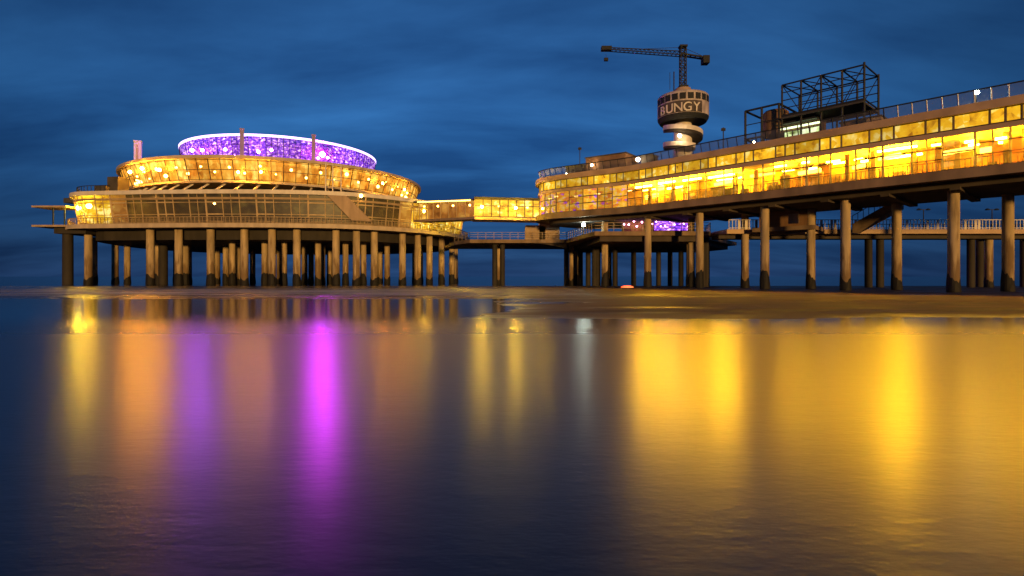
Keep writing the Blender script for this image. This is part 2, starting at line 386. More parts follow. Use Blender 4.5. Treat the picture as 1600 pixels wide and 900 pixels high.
def build_sand():
    m, N, L, B, O = new_mat('wet_sand')
    n, _ = noise_node(N, L, 0.22, 6, (1, 2.6, 1)); n2, _ = noise_node(N, L, 3.0, 4, (1, 3, 1))
    r = ramp(N, [(0.35, (0.045, 0.030, 0.023)), (0.65, (0.15, 0.10, 0.07))]); L.new(n.outputs['Fac'], r.inputs[0]); L.new(r.outputs[0], B.inputs['Base Color'])
    r2 = ramp(N, [(0.40, (0.34,) * 3), (0.62, (0.8,) * 3)]); L.new(n.outputs['Fac'], r2.inputs[0])
    g = N.new('ShaderNodeNewGeometry'); sp = N.new('ShaderNodeSeparateXYZ'); L.new(g.outputs['Position'], sp.inputs[0])
    dry = N.new('ShaderNodeMapRange'); dry.inputs['From Min'].default_value = -0.01; dry.inputs['From Max'].default_value = 0.07; dry.inputs['To Min'].default_value = 0.0; dry.inputs['To Max'].default_value = 0.42
    L.new(sp.outputs[2], dry.inputs['Value'])
    far = N.new('ShaderNodeMapRange'); far.inputs['From Min'].default_value = 30; far.inputs['From Max'].default_value = 40; far.inputs['To Min'].default_value = 1.0; far.inputs['To Max'].default_value = 0.15
    L.new(sp.outputs[1], far.inputs['Value'])
    mu = N.new('ShaderNodeMath'); mu.operation = 'MULTIPLY_ADD'; L.new(dry.outputs[0], mu.inputs[0]); L.new(far.outputs[0], mu.inputs[1])
    wl_ = N.new('ShaderNodeMapRange'); wl_.inputs['From Min'].default_value = -6; wl_.inputs['From Max'].default_value = 9; wl_.inputs['To Min'].default_value = 0.38; wl_.inputs['To Max'].default_value = 1.0
    L.new(sp.outputs[0], wl_.inputs['Value'])
    wm = N.new('ShaderNodeMath'); wm.operation = 'MULTIPLY'; L.new(wl_.outputs[0], wm.inputs[0]); L.new(r2.outputs[0], wm.inputs[1]); L.new(wm.outputs[0], mu.inputs[2])
    sl = N.new('ShaderNodeMapRange'); sl.inputs['From Min'].default_value = -6; sl.inputs['From Max'].default_value = 9; sl.inputs['To Min'].default_value = 0.7; sl.inputs['To Max'].default_value = 0.22
    L.new(sp.outputs[0], sl.inputs['Value']); L.new(sl.outputs[0], B.inputs['Specular IOR Level'])
    L.new(mu.outputs[0], B.inputs['Roughness'])
    B.inputs['Specular IOR Level'].default_value = 0.22
    bp = N.new('ShaderNodeBump'); bp.inputs['Strength'].default_value = 0.4; bp.inputs['Distance'].default_value = 0.03
    L.new(n2.outputs['Fac'], bp.inputs['Height']); L.new(bp.outputs[0], B.inputs['Normal'])
    B.inputs['IOR'].default_value = 1.45
    xs = [-120 + 250 * i / 260 for i in range(261)]
    ys = []; y = 15.0
    while y < 96: ys.append(y); y += 0.22 + 0.012 * (y - 15)
    vs = [(x, y, sand_height(x, y)) for y in ys for x in xs]; k = len(xs)
    fs = [(j * k + i, j * k + i + 1, (j + 1) * k + i + 1, (j + 1) * k + i) for j in range(len(ys) - 1) for i in range(k - 1)]
    mb = MB(); mb.add(vs, fs)
    struct(mb.build('sand_bank', m, None, True))
build_sand()

def build_foam():
    m, N, L, B, O = new_mat('thin_sea_foam')
    n, _ = noise_node(N, L, 0.35, 6, (0.22, 1.5, 1)); n2, _ = noise_node(N, L, 2.2, 4, (0.5, 2.0, 1))
    g = N.new('ShaderNodeNewGeometry'); sp = N.new('ShaderNodeSeparateXYZ'); L.new(g.outputs['Position'], sp.inputs[0])
    y = N.new('ShaderNodeMapRange'); y.inputs['From Min'].default_value = 36; y.inputs['From Max'].default_value = 43; L.new(sp.outputs[1], y.inputs['Value'])
    y2 = N.new('ShaderNodeMapRange'); y2.inputs['From Min'].default_value = 66; y2.inputs['From Max'].default_value = 54; L.new(sp.outputs[1], y2.inputs['Value'])
    x2 = N.new('ShaderNodeMapRange'); x2.inputs['From Min'].default_value = 8; x2.inputs['From Max'].default_value = -8; L.new(sp.outputs[0], x2.inputs['Value'])
    a = N.new('ShaderNodeMath'); a.operation = 'MULTIPLY'; L.new(y.outputs[0], a.inputs[0]); L.new(y2.outputs[0], a.inputs[1])
    b = N.new('ShaderNodeMath'); b.operation = 'MULTIPLY'; L.new(a.outputs[0], b.inputs[0]); L.new(x2.outputs[0], b.inputs[1])
    r = ramp(N, [(0.36, (0, 0, 0)), (0.62, (.85, .85, .85))]); L.new(n.outputs['Fac'], r.inputs[0])
    c = N.new('ShaderNodeMath'); c.operation = 'MULTIPLY'; L.new(b.outputs[0], c.inputs[0]); L.new(r.outputs[0], c.inputs[1])
    B.inputs['Base Color'].default_value = (0.8, 0.76, 0.78, 1); B.inputs['Roughness'].default_value = 0.6
    L.new(c.outputs[0], B.inputs['Alpha'])
    mb = MB(); mb.add([(-120, 34, .128), (10, 34, .128), (10, 68, .128), (-120, 68, .128)], [(0, 1, 2, 3)])
    o = mb.build('surf_foam', m); o['kind'] = 'stuff'
build_foam()
# ------------------------------------------------------------------ long two-storey pier hall
ZS = 10.35                       # hall floor
hall = thing('pier_hall', 'long two-storey pier building glowing gold behind continuous rows of windows on round pillars', 'building', (27, 65, 0))
HP = smooth_path([(55.8, 25), (51.3, 30), (46, 35.85), (40, 42.5), (33, 50.2), (26, 57.95), (20, 64.6), (15.1, 69.9), (10.3, 73.4), (5.6, 77), (4.1, 79.6), (4.4, 83), (7.5, 86.5)])
# direction of travel is from right to left in view, so the inside of the hall (away from the viewer) lies on the RIGHT: offsets inward are negative
def hp(s, t): return HP.off(s, -t)
S_END = HP.len
S_WIN = S_END - 4.5
def hall_outline(t):
    fr = [hp(S_END * i / 60, t) for i in range(61)]
    W = 13.5 - t
    back = [Vector((12.5, 89.5 - t)), Vector((19, 87.6 - t)), hp(S_END * 0.66, W), hp(S_END * 0.4, W), hp(0, W)]
    return fr + back
def hall_prism(name, mat, t, z0, z1):
    mb = MB(); mb.prism(hall_outline(t), z0, z1); return part(mb, name, mat, hall)
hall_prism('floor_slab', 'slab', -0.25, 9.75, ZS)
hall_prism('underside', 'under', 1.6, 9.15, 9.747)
hall_prism('middle_floor', 'fascia', 0.25, 13.36, 13.72)
hall_prism('roof', 'roof', 0.1, 15.05, 15.50)
mb = MB(); band(mb, HP, 0, S_END, 0.45, 0.1, 14.98, 15.66, 90); part(mb, 'roof_fascia', 'fascia', hall)
mb = MB(); band(mb, HP, 0, S_END, 0.10, -0.25, 13.33, 13.75, 90); part(mb, 'floor_band', 'fascia', hall)
mb = MB(); band(mb, HP, 0, S_END, 0.45, 0.253, 9.62, 10.42, 90); part(mb, 'slab_edge', 'slab', hall)
# cross beams under the slab
for k in range(14):
    s = 2.5 + k * 5.1
    if s > S_END - 16: break
    a, b = hp(s, 1.2), hp(s, 12.3)
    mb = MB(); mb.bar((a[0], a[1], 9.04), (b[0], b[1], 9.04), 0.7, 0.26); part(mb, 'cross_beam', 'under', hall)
# inside: back walls, partitions, lamps
M['wall_gold'] = solid('gold_wall', (0.30, 0.15, 0.02), 0.8, 0.5, 0.8, (1, 1, 1)); M['wall_rust'] = solid('rust_wall', (0.22, 0.05, 0.008), 0.8, 0.5, 0.8, (1, 1, 1)); M['wall_cream'] = solid('cream_wall', (0.45, 0.28, 0.09), 0.8, 0.4, 0.8, (1, 1, 1))
wr = random.Random(11); s = 0.0
while s < S_END - 9:             # rooms of different colours behind the glass
    ln = wr.uniform(1.6, 5.0); e = min(s + ln, S_END - 8); t = wr.choice((3.6, 4.6, 5.2))
    mb = MB(); band(mb, HP, s, e, -t, -t - .2, ZS, 13.34, 6); part(mb, 'interior_wall', wr.choice(('wall_gold', 'wall_rust', 'wall_cream', 'interior', 'wall_gold')), hall)
    s = e
mb = MB(); band(mb, HP, 0, S_END - 8, -2.8, -3.0, 13.74, 15.03, 70); part(mb, 'interior_wall', 'interior', hall)
hr = random.Random(21)
s = 1.0
while s < S_END - 6:             # partitions, counters and cupboards fixed along the room
    kind = hr.random(); t = hr.uniform(1.0, 4.2); w = hr.uniform(0.3, 1.6)
    p = hp(s, t); d = HP.tan(s); t = t if kind < .25 else t * .45; hgt = 2.9 if kind < 0.25 else hr.uniform(0.7, 1.25) if kind < 0.75 else hr.uniform(1.4, 1.9)
    mb = MB(); mb.box((p[0], p[1], ZS + 0.003 + hgt / 2), (0.35 if kind < 0.25 else w, 0.4, hgt), d)
    part(mb, 'pillar' if kind < 0.25 else 'counter' if kind < 0.75 else 'cupboard', hr.choice(['interior_dark', 'mullion', 'mullion', 'timber']), hall)
    s += hr.uniform(0.5, 1.3)
s = 0.8
while s < S_WIN - 1:             # ceiling lights of the main floor
    p = hp(s, 1.0); x, y = to_px((p[0], p[1], 13))
    if x < 985: ln, mt = 0.5, 'strip_dim'
    elif x < 1140: ln, mt = 2.3, 'strip'
    else: ln, mt = hr.choice([0.7, 1.2, 2.2, 3.0]), hr.choice(['strip', 'strip_soft', 'strip'])
    for t in (0.9, 2.9):
        if hr.random() < (0.85 if x > 985 else 0.5):
            a, b = hp(s, t), hp(min(s + ln, S_WIN), t)
            zz = 13.1 - hr.uniform(0, .5)
            mb = MB(); mb.bar((a[0], a[1], zz), (b[0], b[1], zz), 0.22, 0.16); part(mb, 'ceiling_light', mt, hall)
    s += ln + hr.uniform(0.6, 1.8)
s = 2.0
while s < S_WIN - 4:             # big glowing lampshades and back-lit panels hung in the room
    ln, hh = hr.uniform(0.7, 2.6), hr.uniform(0.3, 0.8); z = hr.uniform(11.9, 12.8); t = hr.uniform(1.0, 2.6)
    a, b = hp(s, t), hp(s + ln, t + hr.uniform(-.5, .5)); p = to_px((a[0], a[1], 12))
    if p[0] > 985:
        mb = MB(); m_ = (a + b) / 2
        mb.hexa([(a[0], a[1], z - hh * .35), (b[0], b[1], z - hh * .5), (b[0] + .3, b[1] + .3, z - hh * .5), (a[0] + .3, a[1] + .3, z - hh * .35)], [(a[0], a[1], z + hh * .5), (b[0], b[1], z + hh * .3), (b[0] + .3, b[1] + .3, z + hh * .3), (a[0] + .3, a[1] + .3, z + hh * .5)])
        part(mb, 'lampshade', 'light_panel', hall)
    s += ln + hr.uniform(0.4, 3.2)
# windows, upper row: wide, narrow, narrow
def bay(root, P, s0, s1, z0, z1, mat, frame_mat, trans, lean=0.0, inset=0.05, fw=0.10, ffw=0.12, extra=()):
    """one window: a pane with a frame in front of it; P(s, t) gives points, t inward"""
    n = max(1, int((s1 - s0) / 1.3)); pn = MB()
    for i in range(n):
        a0, a1 = s0 + (s1 - s0) * i / n, s0 + (s1 - s0) * (i + 1) / n
        A, B, C, D = P(a0, inset), P(a1, inset), P(a1, inset - lean), P(a0, inset - lean)
        pn.add([(A[0], A[1], z0), (B[0], B[1], z0), (C[0], C[1], z1), (D[0], D[1], z1)], [(0, 1, 2, 3)])
    w = part(pn, 'window', mat, root)
    fr = MB()
    def q(s, f): p = P(s, inset - 0.07 - lean * f); return (p[0], p[1], z0 + (z1 - z0) * f)
    fr.bar(q(s0, 0), q(s0, 1), fw, ffw)
    for e in extra: fr.bar(q(s0 + (s1 - s0) * e, 0), q(s0 + (s1 - s0) * e, 1), fw * 0.6, ffw * 0.8)
    for f in trans:
        for i in range(n): fr.bar(q(s0 + (s1 - s0) * i / n, f), q(s0 + (s1 - s0) * (i + 1) / n, f), fw * 0.7, fw * 0.7)
    part(fr, 'window_frame', frame_mat, root, w)
    return w
s = 0.4; k = 0
while s < S_WIN:
    w = (2.3, 0.95, 0.95)[k % 3]
    bay(hall, hp, s, min(s + w, S_WIN + 0.5), 13.75, 15.05, 'pane_upper', 'mullion', (0.05, 0.95), fw=0.12)
    s += w; k += 1
s = 0.7; k = 0
while s < S_WIN:
    w = 2.15; p = hp(s + w / 2, 0); x, y = to_px((p[0], p[1], 12))
    mt = 'pane_pink' if x < 985 else ('pane_hot' if (x < 1180 or k % 3 != 1) else 'pane_gold')
    bay(hall, hp, s, min(s + w, S_WIN + 0.6), ZS + 0.07, 13.33, mt, 'mullion', (0.02, 0.36, 0.68) if k % 4 else (0.02, 0.52), fw=0.16 if k % 3 == 0 else 0.11, extra=(0.5,) if k % 2 else ())
    # balustrade inside the glass
    s += w; k += 1
mb = MB()
s = 0.2
while s < S_WIN - 1:
    p = hp(s, 0.35); mb.bar((p[0], p[1], ZS), (p[0], p[1], ZS + 0.95), 0.05); s += 0.36
for i in range(60):
    a, b = hp((S_WIN - 1) * i / 60, 0.35), hp((S_WIN - 1) * (i + 1) / 60, 0.35)
    mb.bar((a[0], a[1], ZS + 0.97), (b[0], b[1], ZS + 0.97), 0.07)
part(mb, 'balustrade', 'mullion', hall)
# rooftop railing with glass
post = MB(); post2 = MB(); s = 0.3
while s < S_END - 8:
    p = hp(s, 0.15); q = hp(s, -0.22); (post if HX + p[0] / p[1] * F > 1385 else post2).bar((p[0], p[1], 15.5), (q[0], q[1], 16.72), 0.06, 0.09); s += 1.05
rl = part(post, 'roof_railing', 'white', hall)
part(post2, 'railing_post', 'steel', hall, rl)
rail = MB(); glass = MB()
for i in range(64):
    a, b = hp((S_END - 8) * i / 64, -0.22), hp((S_END - 8) * (i + 1) / 64, -0.22)
    rail.bar((a[0], a[1], 16.74), (b[0], b[1], 16.74), 0.10)
    a0, b0 = hp((S_END - 8) * i / 64, 0.13), hp((S_END - 8) * (i + 1) / 64, 0.13)
    glass.add([(a0[0], a0[1], 15.67), (b0[0], b0[1], 15.67), (b[0], b[1], 16.68), (a[0], a[1], 16.68)], [(0, 1, 2, 3)])
part(rail, 'handrail', 'steel', hall, rl); part(glass, 'rail_glass', 'rail_glass', hall, rl)
# the pillars
hc = Columns(hall, 0.46, 9.2, 'concrete', 1.65)
row1 = [(1490, 48.6), (1321, 54.4), (1195, 59.6), (1093, 65.4), (1012, 70.1), (945, 75.5)]
row2 = [(1575, 50.75), (1401, 57.1), (1267, 61.8), (1164, 67.3), (1080, 72.5)]
for px, Y in row1 + row2: hc.put((px - HX) * Y / F, Y)
hc.put(45.5, 43.0); hc.put(51.6, 45.2)

# ------------------------------------------------------------------ round pavilion on piles
PC = Vector((-55.0, 131.0)); ZD = 10.0
pav = thing('round_pavilion', 'round tiered pavilion on many pillars, amber middle tier and violet glowing top ring', 'pavilion', (PC[0], PC[1], 0))
PP = smooth_path([(-75.0, 91.4), (-65, 88.8), (-50, 87.6), (-37, 88), (-27, 90.5), (-19.5, 96), (-14, 103.5), (-10.5, 113), (-10, 126), (-16, 141), (-33, 155), (-55, 160), (-75, 153), (-85, 139), (-86.5, 121), (-81.5, 103.5)], True)
# travel: front from left to right (counterclockwise from above): inside is on the LEFT
def pp(s, t): return PP.off(s, t)
def pring(t, n=110): return [pp(PP.len * i / n, t) for i in range(n)]
mb = MB(); mb.prism(pring(0.2), 9.5, ZD); part(mb, 'deck', 'slab', pav)
mb = MB(); band(mb, PP, 0, PP.len, 0.0, 0.197, 9.42, 10.12, 110); part(mb, 'deck_edge', 'cream', pav)
mb = MB(); mb.prism(pring(4.2), 7.7, 9.497); part(mb, 'beam_grid', 'darkpile', pav)
mb = MB(); mb.prism(pring(1.2), 15.0, 15.45, pring(1.0)); part(mb, 'lower_roof', 'roof', pav)
mb = MB(); band(mb, PP, 0, PP.len, 0.55, 0.98, 14.95, 15.62, 110); part(mb, 'lower_roof_edge', 'white', pav)
mb = MB(); band(mb, PP, 0, PP.len, 1.05, 1.5, 14.1, 14.45, 110); part(mb, 'lintel_band', 'frame_tan', pav)
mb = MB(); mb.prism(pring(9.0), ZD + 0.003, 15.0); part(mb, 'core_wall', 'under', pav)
# which stretch of the outline faces the sea front
def s_of_px(px):
    best, bs = 1e9, 0
    for i in range(900):
        s = PP.len * (i / 900) * 0.45
        p = pp(s, 1.5); x = to_px((p[0], p[1], 10))[0]
        if abs(x - px) < best: best, bs = abs(x - px), s
    return bs
s0 = -8.0; s1 = s_of_px(716) + 6; nb = 34
for i in range(nb):
    a, b = s0 + (s1 - s0) * i / nb, s0 + (s1 - s0) * (i + 1) / nb
    p = pp((a + b) / 2, 1.5); x = to_px((p[0], p[1], 11))[0]
    mt = 'pane_lit' if (x < 168 or x > 642) else 'pane_amber' if (x > 615 or x < 205) else 'pane_dim'
    bay(pav, lambda s, t: pp(s, t + 1.9), a, b, ZD + 0.35, 14.95, mt, 'frame_cream', (0.03, 0.30, 0.72, 0.86), lean=0.75, fw=0.12 if i % 3 else 0.26, extra=(0.5,) if i % 2 else ())
mb = MB(); band(mb, PP, s0, s1, 1.6, 2.3, ZD + 0.003, ZD + 0.35, 70); part(mb, 'plinth', 'frame_tan', pav)
mb = MB(); band(mb, PP, s1, PP.len + s0, 1.9, 2.2, ZD, 14.95, 60); part(mb, 'rear_wall', 'frame_tan', pav)
# deck railing
mb = MB()
n = 150
for i in range(n):
    a, b = s0 + (s1 - s0) * i / n, s0 + (s1 - s0) * (i + 1) / n
    p, q = pp(a, 0.35), pp(b, 0.35)
    mb.bar((p[0], p[1], ZD + .02), (p[0], p[1], ZD + 1.15), 0.07)
    for z in (0.3, 0.55, 0.8): mb.bar((p[0], p[1], ZD + z), (q[0], q[1], ZD + z), 0.05)
    mb.bar((p[0], p[1], ZD + 1.15), (q[0], q[1], ZD + 1.15), 0.11)
part(mb, 'deck_railing', 'frame_tan', pav)
# lamps of the lower tier
def lamp(px, py, Y, r, mat, root=pav, name='lamp'):
    p = at(px, py, Y); mb = MB(); mb.ball(p, r, 10); return part(mb, name, mat, root, None, True)
for px, py, Y, r, mt in ((123, 325, 92.3, .34, 'bulb_hot'), (139, 322, 91.8, .42, 'bulb_hot'), (241, 300, 92.5, .25, 'bulb'), (244, 310, 92.5, .22, 'bulb'), (335, 318, 95, .2, 'bulb'),
                         (662, 330, 102, .30, 'bulb_hot'), (676, 325, 104, .2, 'bulb'), (690, 328, 107, .2, 'bulb'), (719, 331, 100, .3, 'bulb_hot'), (564, 306, 92.0, .28, 'bulb')):
    lamp(px, py, Y, r, mt)
# middle tier
def circ(r, a): return Vector((PC[0] + r * math.cos(a), PC[1] + r * math.sin(a)))
RM, ZM0, ZM1 = 32.2, 19.2, 23.1
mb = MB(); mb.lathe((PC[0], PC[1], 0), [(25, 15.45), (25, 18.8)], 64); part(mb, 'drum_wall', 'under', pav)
mb = MB(); mb.lathe((PC[0], PC[1], 0), [(30.0, 18.75), (31.0, 18.8), (31.0, 19.2), (30.0, 19.21)], 96); part(mb, 'middle_floor', 'cream', pav)
mb = MB(); mb.lathe((PC[0], PC[1], 0), [(27.6, 19.22), (27.6, 23.0)], 96); part(mb, 'middle_core_wall', 'interior', pav)
mb = MB(); mb.lathe((PC[0], PC[1], 0), [(31.6, 22.95), (RM + .45, 23.0), (RM + .45, 23.55), (31.4, 23.7)], 96); part(mb, 'middle_roof', 'cream', pav)
face = math.atan2(-PC[1], -PC[0])                 # towards the viewer
NB = 46
for i in range(NB):
    a = face + (i - NB / 2) / NB * 2 * math.pi; b = a + 2 * math.pi / NB
    bay(pav, lambda s, t: circ(30.9 - t, s), a, b, ZM0, 22.98, 'pane_mid', 'mullion', (0.05, 0.5, 0.95), lean=1.2, fw=0.13, extra=(0.5,))
for i in range(44):
    a = face + (i - 21.5) / 44 * 4.1; p = circ(29.2, a)
    mb = MB(); mb.ball((p[0], p[1], 22.2 - (i % 2) * 1.3 + rnd.uniform(-.3, .3)), rnd.choice((.16, .2, .24, .28, .36)), 8); part(mb, 'lamp', 'bulb', pav, None, True)
for px, z in ((203, 21.3), (222, 21.6), (249, 21.0), (372, 20.4), (408, 20.6), (598, 21.0), (632, 20.8)):
    d = Vector((px - HX, F)).normalized(); bq = d.dot(PC); p = d * (bq - math.sqrt(max(0, bq * bq - (PC.dot(PC) - 32.9 ** 2)))); mb = MB(); mb.ball((p[0], p[1], z), 0.30 if px < 260 else 0.22, 8); part(mb, 'lamp', 'bulb_orange', pav, None, True)
for i in range(26):                               # raking struts between the lower roof and the middle tier
    a = face + (i - 12.5) / 26 * 2.7
    p, q = circ(33.5, a - 0.05), circ(29.5, a + 0.02)
    mb = MB(); mb.bar((p[0], p[1], 15.5), (q[0], q[1], 18.9), 0.28); part(mb, 'strut', 'white', pav)
# top ring
RT = 21.5
mb = MB(); mb.lathe((PC[0], PC[1], 0), [(19.5, 23.71), (19.5, 29.4), (15, 29.5)], 72); part(mb, 'top_core_wall', 'interior_dark', pav)
mb = MB(); mb.lathe((PC[0], PC[1], 0), [(20.3, 23.71), (20.9, 23.72), (20.9, 24.3), (20.3, 24.3)], 72); part(mb, 'top_plinth', 'cream', pav)
NT = 40
for i in range(NT):
    a = face + (i - NT / 2) / NT * 2 * math.pi; b = a + 2 * math.pi / NT
    bay(pav, lambda s, t: circ(20.6 - t, s), a, b, 24.3, 29.8, 'pane_violet', 'steel', (0.05, 0.4, 0.7, 0.97), lean=0.9, fw=0.09, extra=(0.33, 0.66))
mb = MB(); mb.lathe((PC[0], PC[1], 0), [(RT - .3, 29.85), (RT + .12, 29.85), (RT + .12, 30.25), (RT - .3, 30.25), (RT - .3, 29.85)], 110, False); part(mb, 'rim_light', 'violet_led', pav, None, True)
for px in (378, 490):
    az = math.atan2(px - HX, F); 
    # where the sight line meets the ring
    d = Vector((math.sin(az), math.cos(az))); bq = d.dot(PC); disc = bq * bq - (PC.dot(PC) - 22.2 ** 2); p = d * (bq - math.sqrt(disc))
    mb = MB(); mb.box((p[0], p[1], 27.4), (0.75, 0.6, 7.0), (d[1], -d[0])); mb.box((p[0], p[1], 30.98), (0.9, .7, 0.2), (d[1], -d[0])); part(mb, 'pylon', 'pylon_paint', pav)
def on_ring(px, r):
    d = Vector((px - HX, F)).normalized(); bq = d.dot(PC); return d * (bq - math.sqrt(max(0, bq * bq - (PC.dot(PC) - r * r))))
for px, z, r, mt in ((504, 27.3, 0.55, 'violet_flood'), (497, 26.4, .25, 'violet_lamp'), (512, 26.8, .25, 'violet_lamp'), (300, 27.5, .36, 'violet_hot'), (316, 27.2, .32, 'violet_hot'), (352, 27.0, .3, 'violet_lamp'), (367, 25.6, .3, 'violet_lamp'), (388, 25.4, .34, 'violet_lamp'),
                     (404, 26.6, .3, 'violet_lamp'), (424, 27.1, .3, 'violet_lamp'), (443, 25.1, .3, 'violet_lamp'), (460, 25.0, .3, 'violet_lamp'), (520, 25.2, .25, 'violet_lamp'), (548, 25.6, .25, 'violet_lamp')):
    p = on_ring(px, 21.9); mb = MB(); mb.ball((p[0], p[1], z), r, 10); part(mb, 'floodlight', mt, pav, None, True)
# white lift tower and roof plant on the left
p = at(215.5, 240, 113); mb = MB(); mb.box((p[0], p[1], 26.4), (1.3, 1.1, 6.0), (1, .55)); mb.box((p[0], p[1], 29.5), (1.5, 1.3, 0.25), (1, .55)); lt = part(mb, 'lift_tower', 'white', pav)
mb = MB(); q = Vector((p[0] + .30, p[1] - .5)); mb.box((q[0] - .1, q[1], 26.9), (0.4, 0.12, 2.4), (1, .55)); mb.box((q[0] - .1, q[1], 28.5), (0.3, 0.12, 0.45), (1, .55)); part(mb, 'tower_panel', 'fascia', pav, lt)
mb = MB()
for (x, y, z, w, h) in ((-81.5, 104, 0, 3.6, 1.7), (-77.6, 104, 0, 2.6, 3.2), (-83.6, 104, 0, 2.2, 0.9), (-75.6, 104.5, 0, 2.4, 5.0)): mb.box((x, y, 15.45 + h / 2), (w, 2.5, h), (1, -.2))
part(mb, 'roof_plant', 'roof', pav)
mb = MB()
for i in range(16):
    a = pp(i * 0.9 - 6, 1.6); b = pp((i + 1) * 0.9 - 6, 1.6)
    mb.bar((a[0], a[1], 15.45), (a[0], a[1], 16.7), 0.07); mb.bar((a[0], a[1], 16.7), (b[0], b[1], 16.7), 0.09)
part(mb, 'roof_railing', 'steel', pav)
# balcony that sticks out at the left end: two slabs and posts
mb = MB(); a = at(56, 352, 91.5); b = at(112, 352, 93)
mb.box(((a[0] + b[0]) / 2, 93.2, 10.0), (b[0] - a[0] + 1, 4, 0.32)); part(mb, 'balcony_floor', 'tan', pav)
mb = MB(); mb.box((-75.2, 95.5, 9.3), (5.4, 6, 1.0)); part(mb, 'balcony_beam', 'darkpile', pav)
mb = MB(); mb.box(((a[0] + b[0]) / 2, 93.2, 13.25), (b[0] - a[0] + 1, 4, 0.3)); part(mb, 'balcony_roof', 'tan', pav)
mb = MB()
for x in (83, 101):
    for yy in (91.5, 94.8):
        q = at(x, 340, yy); mb.bar((q[0], q[1], 10.1), (q[0], q[1], 13.1), 0.16)
part(mb, 'balcony_post', 'steel', pav)
# slanted stair casing and white stair frame on the right of the front
a, b = s_of_px(512), s_of_px(547)
P1, P2, Q1, Q2 = pp(a, 0.25), pp(a + 3.1, 0.25), pp(b, 0.25), pp(b + 3.4, 0.25)
mb = MB(); mb.hexa([(Q1[0], Q1[1], 10.9), (Q2[0], Q2[1], 10.9), (Q2[0], Q2[1] + .8, 10.9), (Q1[0], Q1[1] + .8, 10.9)], [(P1[0], P1[1], 14.9), (P2[0], P2[1], 14.9), (P2[0], P2[1] + .8, 14.9), (P1[0], P1[1] + .8, 14.9)])
part(mb, 'stair_casing', 'tan', pav)
mb = MB()
for x in (509, 520, 533):
    p = on_ring(x, 33.6); mb.bar((p[0], p[1], 15.6), (p[0], p[1], 23.2), 0.2)
for z in (17.5, 20.0, 22.9):
    p, q = on_ring(509, 33.6), on_ring(533, 33.6); mb.bar((p[0], p[1], z), (q[0], q[1], z), 0.16)
part(mb, 'stair_frame', 'white', pav)
# piles under the pavilion
pc1 = Columns(pav, 0.62, 9.45, 'concrete', 1.5); pcd = Columns(pav, 0.8, 9.0, 'darkpile', 0)
pc2 = Columns(pav, 0.55, 9.0, 'concrete', 1.6)
def pile(px, inset, cols):
    best = None
    for i in range(1400):
        s = -30 + (s1 + 40) * i / 1400; p = pp(s, inset); x = to_px((p[0], p[1], 5))[0]
        if best is None or abs(x - px) < best[0] - 1e-6:
            if best is None or abs(x - px) < best[0]: best = (abs(x - px), p)
    cols.put(best[1][0], best[1][1])
for px in (136, 180, 235, 279, 329, 382, 425, 464, 525, 557, 585, 629, 653, 671, 690, 706, 721): pile(px, 3.2, pc1)
for px, Y in ((147, 104), (199, 106), (247, 104), (290, 104)): pc2.put(at(px, 0, Y)[0], Y)
for px in (363, 414, 444, 497, 540, 568, 605, 648, 682): pile(px, 11, pc2)
for px in (217, 255, 295, 353, 372, 476, 504, 594, 638): pile(px, 20, pc2)
pcd.put(at(106, 0, 94)[0], 94.0); pile(255, 14, pcd)
for px in (140, 190, 228, 268, 310, 340, 395, 436, 486, 515, 548, 578, 615, 660, 694): pile(px, 30, pc2)

# ------------------------------------------------------------------ covered walkway between hall and pavilion
wk = thing('covered_walkway', 'glazed walkway lit yellow that links the long hall with the round pavilion', 'walkway', (-3, 80, 0))
W0, W1, W2 = Vector((4.3, 80.2)), Vector((-5.4, 78.6)), Vector((-17.6, 97.0))
mb = MB(); mb.wall(W0, W1, 9.75, 10.15, -3.6); part(mb, 'walkway_floor', 'fascia', wk)
mb = MB(); mb.wall(W0 + Vector((0, -.3)), W1 + Vector((0, -.3)), 12.75, 13.0, -4.1); part(mb, 'walkway_roof', 'roof', wk)
nbw = 8
for i in range(nbw):
    def P(s, t): q = W0.lerp(W1, s); return Vector((q[0], q[1] + t))
    bay(wk, P, i / nbw, (i + 1) / nbw, 10.15, 12.75, 'pane_lit', 'mullion', (0.02, 0.62, 0.97), fw=0.14)
mb = MB(); mb.wall(W0 + Vector((0, 3.4)), W1 + Vector((0, 3.4)), 10.15, 12.75, -0.15); part(mb, 'rear_wall', 'interior', wk)
for px, py, Y, r, mt in ((753, 323, 76.9, .19, 'bulb_hot'), (806, 325, 77.5, .19, 'bulb_hot'), (824, 324, 80.5, .18, 'bulb'), (848, 326, 79, .14, 'bulb_hot'), (779, 322, 80.5, .15, 'bulb')):
    p = at(px, py, Y); mb = MB(); mb.ball(p, r); part(mb, 'lamp', mt, wk, None, True)
# rising part that runs back to the pavilion roof
mb = MB(); d = (W2 - W1).normalized(); nn = Vector((d[1], -d[0])) * 3.0
mb.hexa([(W1[0], W1[1], 9.8), (W1[0] + nn[0], W1[1] + nn[1], 9.8), (W2[0] + nn[0], W2[1] + nn[1], 11.2), (W2[0], W2[1], 11.2)],
        [(W1[0], W1[1], 10.15), (W1[0] + nn[0], W1[1] + nn[1], 10.15), (W2[0] + nn[0], W2[1] + nn[1], 11.6), (W2[0], W2[1], 11.6)])
part(mb, 'ramp_floor', 'fascia', wk)
mb = MB(); mb.hexa([(W1[0], W1[1], 12.5), (W1[0] + nn[0], W1[1] + nn[1], 12.5), (W2[0] + nn[0], W2[1] + nn[1], 14.6), (W2[0], W2[1], 14.6)],
        [(W1[0], W1[1], 12.75), (W1[0] + nn[0], W1[1] + nn[1], 12.75), (W2[0] + nn[0], W2[1] + nn[1], 14.9), (W2[0], W2[1], 14.9)])
part(mb, 'ramp_roof', 'roof', wk)
mb = MB()
